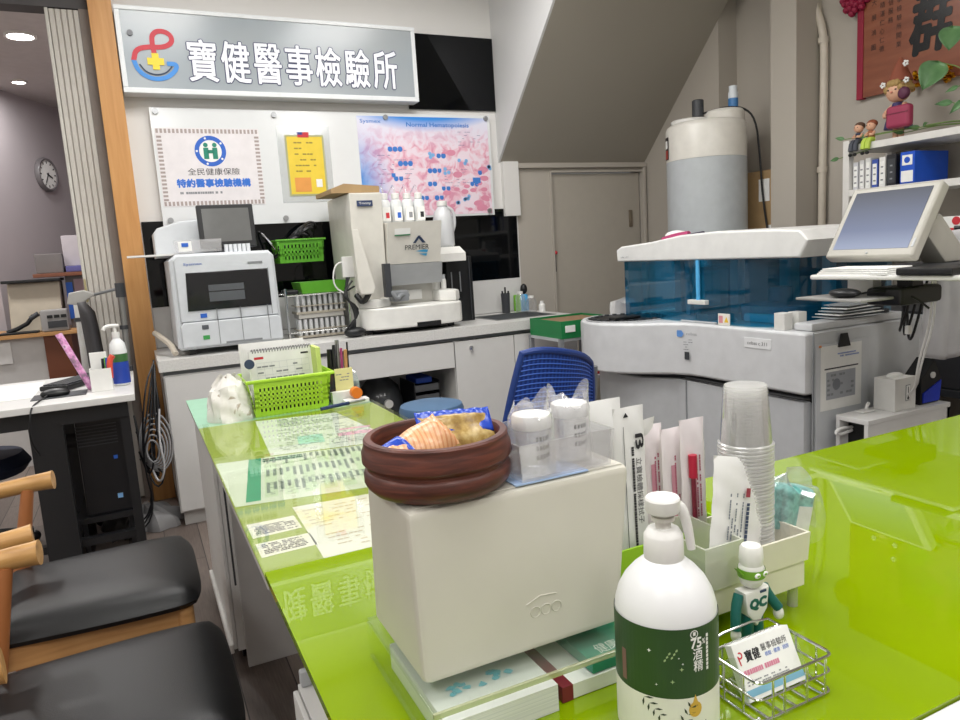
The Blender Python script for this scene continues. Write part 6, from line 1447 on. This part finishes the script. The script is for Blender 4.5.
for k, (l, c, w) in enumerate(bw):
    T = thing('binder', l, 'binder', (3.36, y-w/2, 1.417), 0, 'binders on the wall rack')
    h = .13+.006*(k % 3)
    G(T).box(3.27, 3.50, y-w+.002, y-.001, 1.418, 1.418+h, .002).build('cover', mat('binder_'+c, c, .5), T)
    G(T).box(3.2685, 3.2705, y-w+.007, y-.006, 1.43, 1.418+h-.02).build('spine_label', PAPER if k < 5 else DGREY, T)
    g = G(T)
    for q in range(3): g.box(3.2675, 3.2688, y-w/2-.006, y-w/2+.006, 1.445+q*.03, 1.452+q*.03)
    g.build('spine_mark', GINK, T); y -= w+.004
T = thing('binder', 'bright blue lever arch file with round spine emblem', 'binder', (3.36, 2.19, 1.417), 0, 'binders on the wall rack')
FB = mat('file_blue', '1550C0', .35)
G(T).box(3.255, 3.50, 2.155, 2.225, 1.418, 1.560, .003).build('cover', FB, T)
G(T).box(3.2535, 3.256, 2.162, 2.218, 1.425, 1.475).build('spine_label', PAPER, T)
G(T).box(3.2535, 3.256, 2.166, 2.214, 1.50, 1.545).build('emblem_patch', PAPER, T); G(T).cyl((3.2525, 2.19, 1.5225), (3.2545, 2.19, 1.5225), .014).build('emblem', FB, T)
T = thing('reagent_carton', 'white carton with red round emblem on lower rack shelf', 'carton', (3.36, 1.92, 1.182))
G(T).box(3.26, 3.42, 1.80, 2.03, 1.183, 1.255, .002).build('carton', PAPER, T)
G(T).cyl((3.258, 1.965, 1.235), (3.2605, 1.965, 1.235), .018).box(3.258, 3.2602, 1.90, 1.93, 1.22, 1.25).box(3.258, 3.2602, 1.85, 2.03, 1.19, 1.205).build('red_print', REDINK, T)
tag(G().box(3.28, 3.40, 1.86, 1.94, 1.256, 1.33, .002).build('small_white_box', mat('carton_white', 'DBDAD6', .5), at=(3.34, 1.9, 1.256)), 'small white box on top of the red emblem carton', 'box')
tag(G().box(3.27, 3.45, 1.80, 2.1, .833, .95, .01).build('teal_pouch', mat('dull_teal', '4E7E86', .6), at=(3.36, 1.95, .833)), 'dull teal pouch on the low dark rack shelf', 'pouch')
tag(G().box(3.27, 3.5, 1.70, 2.3, .483, .70, .01).build('grey_bin', mat('murky_grey', '3C3C40', .5), at=(3.38, 2.0, .483)), 'dark grey bin on the lowest rack shelf', 'bin')
# large figurine
def doll(T, x, y, z, s, dress, hair, skin, hat=None):
    g = G(T); g.tube([(x, y+.012*s, z), (x, y+.012*s, z+.06*s)], .011*s, 10).tube([(x, y-.014*s, z), (x, y-.014*s, z+.06*s)], .011*s, 10); g.build('leg', skin, T)
    G(T).lathe([(.055*s, .045*s), (.05*s, .07*s), (.03*s, .13*s), (.022*s, .15*s), (.0, .155*s)], (x, y, z), 20).build('dress', dress, T)
    G(T).ball((x-.004*s, y, z+.195*s), (.045*s, .048*s, .045*s), 18).build('head', skin, T)
    g = G(T)
    for k in range(16):
        a = k*2*PI/16
        if math.cos(a) < -.75: r_ = .036; zz = .226
        else: r_ = .042; zz = .205
        g.ball((x+r_*s*math.cos(a), y+r_*s*math.sin(a), z+zz*s), .017*s, 8)
    g.ball((x+.008*s, y, z+.225*s), (.042*s, .045*s, .026*s), 12); g.build('hair', hair, T)
    for e in (-1, 1): G(T).ball((x-.046*s, y+e*.016*s, z+.20*s), (.003*s, .005*s, .003*s), 8).build('eye', INK, T)
    G(T).ball((x-.05*s, y, z+.19*s), (.006*s, .006*s, .005*s), 8).build('nose', mat('nose_pink', 'D9907A', .5), T)
    for e in (-1, 1): G(T).tube([(x, y+e*.025*s, z+.14*s), (x-.02*s, y+e*.045*s, z+.11*s), (x-.04*s, y+e*.03*s, z+.10*s)], .012*s, 10, smooth=1).ball((x-.045*s, y+e*.028*s, z+.10*s), .012*s, 10).build('arm', skin, T)
    if hat: G(T).lathe([(.05*s, .235*s), (.035*s, .27*s), (.008*s, .33*s), (0, .332*s)], (x+.005*s, y, z), 18).build('hat', hat, T)
SK = mat('doll_skin', 'D9A98C', .5)
T = thing('doll_figurine', 'large doll figurine with peaked hat and pink bag on rack', 'figurine', (3.36, 2.31, 1.633))
doll(T, 3.36, 2.31, 1.633, 1.12, mat('dress_violet', '3F3668', .6), mat('curly_blond', 'A88B56', .7), SK, mat('hat_terracotta', '8A4A35', .7))
G(T).box(3.255, 3.30, 2.19, 2.305, 1.675, 1.775, .016, 3).build('bag', mat('bag_pink', '96304F', .5), T)
G(T).box(3.253, 3.2555, 2.195, 2.30, 1.738, 1.742).build('bag_seam', mat('bag_dark_pink', '6E2038', .5), T)
for dy_, dz_ in ((-.06, .33), (-.065, .255), (.05, .255)): 
    g = G(T)
    for k in range(5): g.ball((3.315, 2.31+dy_+.009*math.cos(k*1.257), 1.633+dz_+.009*math.sin(k*1.257)), .006, 8)
    g.build('flower', PAPER, T)
G(T).ball((3.30, 2.245, 1.83), (.02, .028, .028), 12).build('pompom', mat('plum', '5A2A44', .6), T)
for k, (yy, d_, h_, l) in enumerate(((2.455, 'pinstripe', '5A4030', 'small sitting doll in dark check trousers on rack corner'), (2.39, 'lime_check', '8A4A2E', 'small sitting doll in lime trousers on rack corner'))):
    T = thing('doll_figurine', l, 'figurine', (3.275, yy, 1.633), 0, 'sitting dolls on the rack corner')
    dm = mat('trousers_'+d_, '40444E' if k == 0 else 'B4CC50', .6)
    G(T).tube([(3.28, yy, 1.64), (3.28, yy, 1.685)], .016, 12).build('body', mat('shirt_navy', '27304A', .6) if k == 0 else mat('shirt_rust', 'A0603E', .6), T)
    for e in (-1, 1): G(T).tube([(3.28, yy+e*.011, 1.645), (3.244, yy+e*.012, 1.643), (3.236, yy+e*.012, 1.60)], .012, 10, smooth=1).build('leg', dm, T); G(T).ball((3.234, yy+e*.012, 1.582), (.011, .009, .008), 10).build('shoe', BLACK, T)
    G(T).ball((3.278, yy, 1.708), (.022, .023, .022), 14).build('head', SK, T); G(T).ball((3.285, yy, 1.718), (.024, .025, .02), 12).build('hair', mat('hair_'+h_, h_, .7), T)
    for e in (-1, 1): G(T).ball((3.2565, yy+e*.008, 1.711), .0022, 6).build('eye', INK, T); G(T).tube([(3.28, yy+e*.016, 1.68), (3.262, yy+e*.022, 1.665), (3.255, yy+e*.006, 1.668)], .006, 8, smooth=1).build('arm', SK, T)
# plaque
T = thing('calligraphy_plaque', 'brown wooden plaque with red edge and black calligraphy on wall', 'plaque', (3.59, 2.2, 2.15))
PLQ = ramp_mat('plaque_wood', [(.3, '7A4530'), (.55, '8A5038'), (.75, '935C42')], scale=(20, 2, 14), tscale=1.5, rough=.3)
G(T).box(3.572, 3.598, 1.3, 2.69, 1.90, 2.62, .002).build('board', PLQ, T)
G(T).box(3.566, 3.599, 2.655, 2.69, 1.895, 2.62, .003).build('red_edge', mat('crimson_velvet', '8E1232', .6), T)
text('calligraphy', '群', WL(3.5695, 2.40, 2.045), .20, .29, mat('lacquer_black', '121214', .25), T, spread=.010, shear=.15)
text('calligraphy', '賢', WL(3.5695, 2.14, 2.045), .20, .29, mat('lacquer_black', '121214', .25), T, spread=.010, shear=.15)
VT = mat('plaque_ink', '3E2620', .5)
for c, (s, zt) in enumerate((('壽健醫事檢驗所開業', 2.44), ('敬賀誠信服務', 2.44), ('醫術精湛仁心仁德', 2.40), ('大展鴻圖', 2.34))):
    yy = 2.45+.045*c+.0
    for q, chx in enumerate(s):
        zz = zt-.042*q-(.0 if c < 3 else .03*q)
        if zz > 1.93: text('inscription', chx, WL(3.5705, yy+.026, zz), .026, .028, VT, T)
T = thing('rosette', 'wine red ribbon rosette on upper left corner of plaque', 'rosette', (3.56, 2.735, 2.41))
g = G(T)
for k in range(26):
    a = k*2.39996; r_ = .0145*math.sqrt(k); g.ball((3.562-.02*(1-k/26), 2.70+r_*math.cos(a), 2.405+r_*math.sin(a)), (.022, .019, .019), 8)
g.build('ribbon', mat('rosette_wine', '8C1038', .6), T)
T = thing('gold_ornament', 'shiny gold tinsel ornament hanging beneath the plaque', 'ornament', (3.55, 2.24, 1.93))
g = G(T); rn = random.Random(21)
for k in range(34): g.ball((3.545+rn.uniform(-.02, .02), 2.285+rn.uniform(-.11, .10), 1.915+rn.uniform(-.035, .035)), (rn.uniform(.008, .02), rn.uniform(.008, .022), rn.uniform(.006, .014)), 6)
g.build('tinsel', mat('gold_tinsel', 'C08A1E', .22, 1), T, smooth=False)
# trailing plant
T = thing('trailing_plant', 'trailing green leafy vine over the top of white rack', 'plant', (3.42, 1.95, 1.633))
G(T).lathe([(.05, 0), (.07, .11), (.064, .11), (.048, .01)], (3.43, 1.90, 1.634), 24).build('pot', mat('pot_terracotta', '9A5A40', .7), T)
G(T).cyl((3.43, 1.90, 1.645), (3.43, 1.90, 1.735), .058).build('soil', mat('soil', '2E231C', .9), T)
STEM = mat('stem_green', '6E8A4A', .6)
LV = [((3.28, 2.10, 1.89), .135, (-.6, .1, -.8), 'round'), ((3.27, 2.02, 2.02), .11, (-.5, -.2, -.9), 'round'), ((3.30, 2.02, 1.80), .05, (-.5, .7, -.3), 'long'), ((3.31, 2.0, 1.73), .075, (-.4, .5, -.6), 'long'), ((3.30, 2.05, 1.745), .07, (-.4, .9, .1), 'long'), ((3.30, 1.97, 1.70), .08, (-.4, -.3, -.8), 'long'), ((3.27, 2.43, 1.665), .05, (-.3, .9, .2), 'long'), ((3.245, 2.555, 1.575), .05, (-.2, 1, -.1), 'long'), ((3.32, 2.20, 1.668), .055, (-.5, .8, .1), 'long'), ((3.33, 2.28, 1.66), .05, (-.5, .6, .2), 'long'), ((3.31, 2.15, 1.672), .05, (-.5, -.5, .1), 'long'), ((3.25, 2.53, 1.67), .05, (-.3, .9, .3), 'long')]
root = Vector((3.43, 1.90, 1.735))
for p, L, d, kind in LV:
    p = Vector(p); d = Vector(d).normalized(); side = d.cross(Vector((-1, -.6, .2))).normalized(); nrm = side.cross(d)
    W_ = L*(.85 if kind == 'round' else .42)
    def lf(u, v):
        t = u; w = W_*.5*(math.sin(PI*min(1, t**.62))**.8 if kind == 'round' else math.sin(PI*t**.7)); s_ = (v-.5)*2
        return p+d*(t-.35)*L+side*w*s_+nrm*(.12*L*(abs(s_)**1.3)*.6-.18*L*t*t)
    o = G(T).grid(lf, 14, 8).build('leaf', LEAFM, T, ang=60); solid(o, .0012)
    q0 = p-d*.35*L
    mid = (root+q0)/2+Vector((-.03, 0, .05 if p.z > 1.76 else -.03))
    G(T).tube([root, root+Vector((-.02, .06, .02 if p.z > 1.76 else -.085)), mid, q0], .0022, 6, smooth=2).build('stem', STEM, T)
# lab coat on a stand
T = thing('coat_stand', 'thin black coat stand at the right edge', 'stand', (2.70, 1.46, 0))
G(T).cyl((2.74, 1.44, .02), (2.74, 1.44, 1.32), .014).build('pole', BLACK, T); G(T).lathe([(.14, 0), (.14, .015), (.02, .025)], (2.74, 1.44, .001), 24).build('base', BLACK, T)
G(T).tube([(2.74, 1.44, 1.20), (2.68, 1.49, 1.205), (2.61, 1.58, 1.21)], .008, smooth=1).build('hook', BLACK, T)
T = thing('lab_coat', 'pale grey lab coat hanging at the right edge', 'coat', (2.64, 1.54, .78))
def coat(u, v):
    a = (u-.5)*2; w = .085+.03*v; fold = .014*math.sin(9*u+2*v)+.008*math.sin(21*u)
    return (2.60+.35*a*w+fold*.4, 1.555+a*w*-.85+fold, 1.205-.445*v-.05*a*a*(1-v)-.012*math.sin(6*u)*v)
g = G(T); g.grid(coat, 36, 24); solid(g.build('cloth', mat('coat_grey', 'B3B1B2', .8, bump=.1), T), .006)
def sleeve(u, v):
    a = 2*PI*u; r = .032-.006*v
    return (2.555-.01*v+r*math.cos(a)*.7+.005*math.sin(3*a+8*v), 1.605+.02*v+r*math.sin(a), 1.175-.16*v-.03*(1-math.cos(a))*(1-v))
G(T).grid(sleeve, 24, 16).build('sleeve', mat('coat_grey', 'B3B1B2', .8, bump=.1), T)
bpy.context.view_layer.update()
# finer pieces sit on the part that carries them
HOST = {'label_print': 'label', 'spine_mark': 'spine_label', 'emblem': 'emblem_patch', 'printed_text': ('sheet', 'pouch'), 'heading': 'sheet', 'printed_lines': 'sheet', 'small_print': ('sheet', 'card'), 'lettering': ('sheet', 'name_plate', 'panel', 'card', 'torso', 'cover'), 'lettering_outline': 'panel', 'logo_cross': 'panel', 'logo_loop': 'panel', 'logo_bowl': 'panel', 'keys': 'base', 'vents': 'case', 'power_light': 'case', 'sticker': ('case', 'front_panel'), 'pupil': 'eye', 'hand': ('dial', ), 'hour_marks': 'dial', 'buttons': 'frame', 'diffuser': 'frame', 'spiral': 'page', 'grid_lines': 'page', 'dates': 'page', 'red_heading': 'page', 'blue_heading': 'page', 'note_writing': 'note_card', 'picture': 'picture_frame', 'shot_print': 'screenshot', 'shot_ring': 'screenshot', 'bag_seam': 'bag', 'badge_lettering': 'badge', 'logo_peak': 'front_panel', 'logo_swoosh': 'front_panel', 'sticker_strip': 'front_panel', 'flag_red': 'sheet', 'flag_blue': 'sheet', 'seal_stamp': 'sheet', 'photo': 'sheet', 'border': 'sheet', 'emblem_ring': 'sheet', 'emblem_disc': 'sheet', 'emblem_figures': 'sheet', 'emblem_mark': 'sheet', 'border_pattern': 'sheet', 'blue_cell_markings': 'sheet', 'red_cell_markings': 'sheet', 'pale_cell_markings': 'sheet', 'captions': 'sheet', 'red_print': 'carton', 'small_label': 'carton', 'chest_print': 'torso', 'eye_mask': 'head', 'sample_rack': 'window', 'sample_cups': 'rotor_well', 'rotor_handle': 'rotor_well', 'label_marks': 'green_label', 'label_sprigs': 'green_label', 'leaf_print': 'white_label', 'drop_print': 'white_label', 'fine_print_box': 'green_label', 'red_mark': 'pouch', 'bold_print': 'pouch', 'ruled_line': 'pouch', 'tint_band': 'pouch', 'red_cap': 'syringe'}
for t in [o for o in COL.objects if o.parent is None and o.type == 'EMPTY']:
    kids = {}
    for c in t.children: kids.setdefault(c.name.split('.')[0], c)
    for c in list(t.children):
        h = HOST.get(c.name.split('.')[0])
        for hn in ((h,) if isinstance(h, str) else h or ()):
            if hn in kids and kids[hn] is not c: c.parent = kids[hn]; break
bpy.context.view_layer.update()
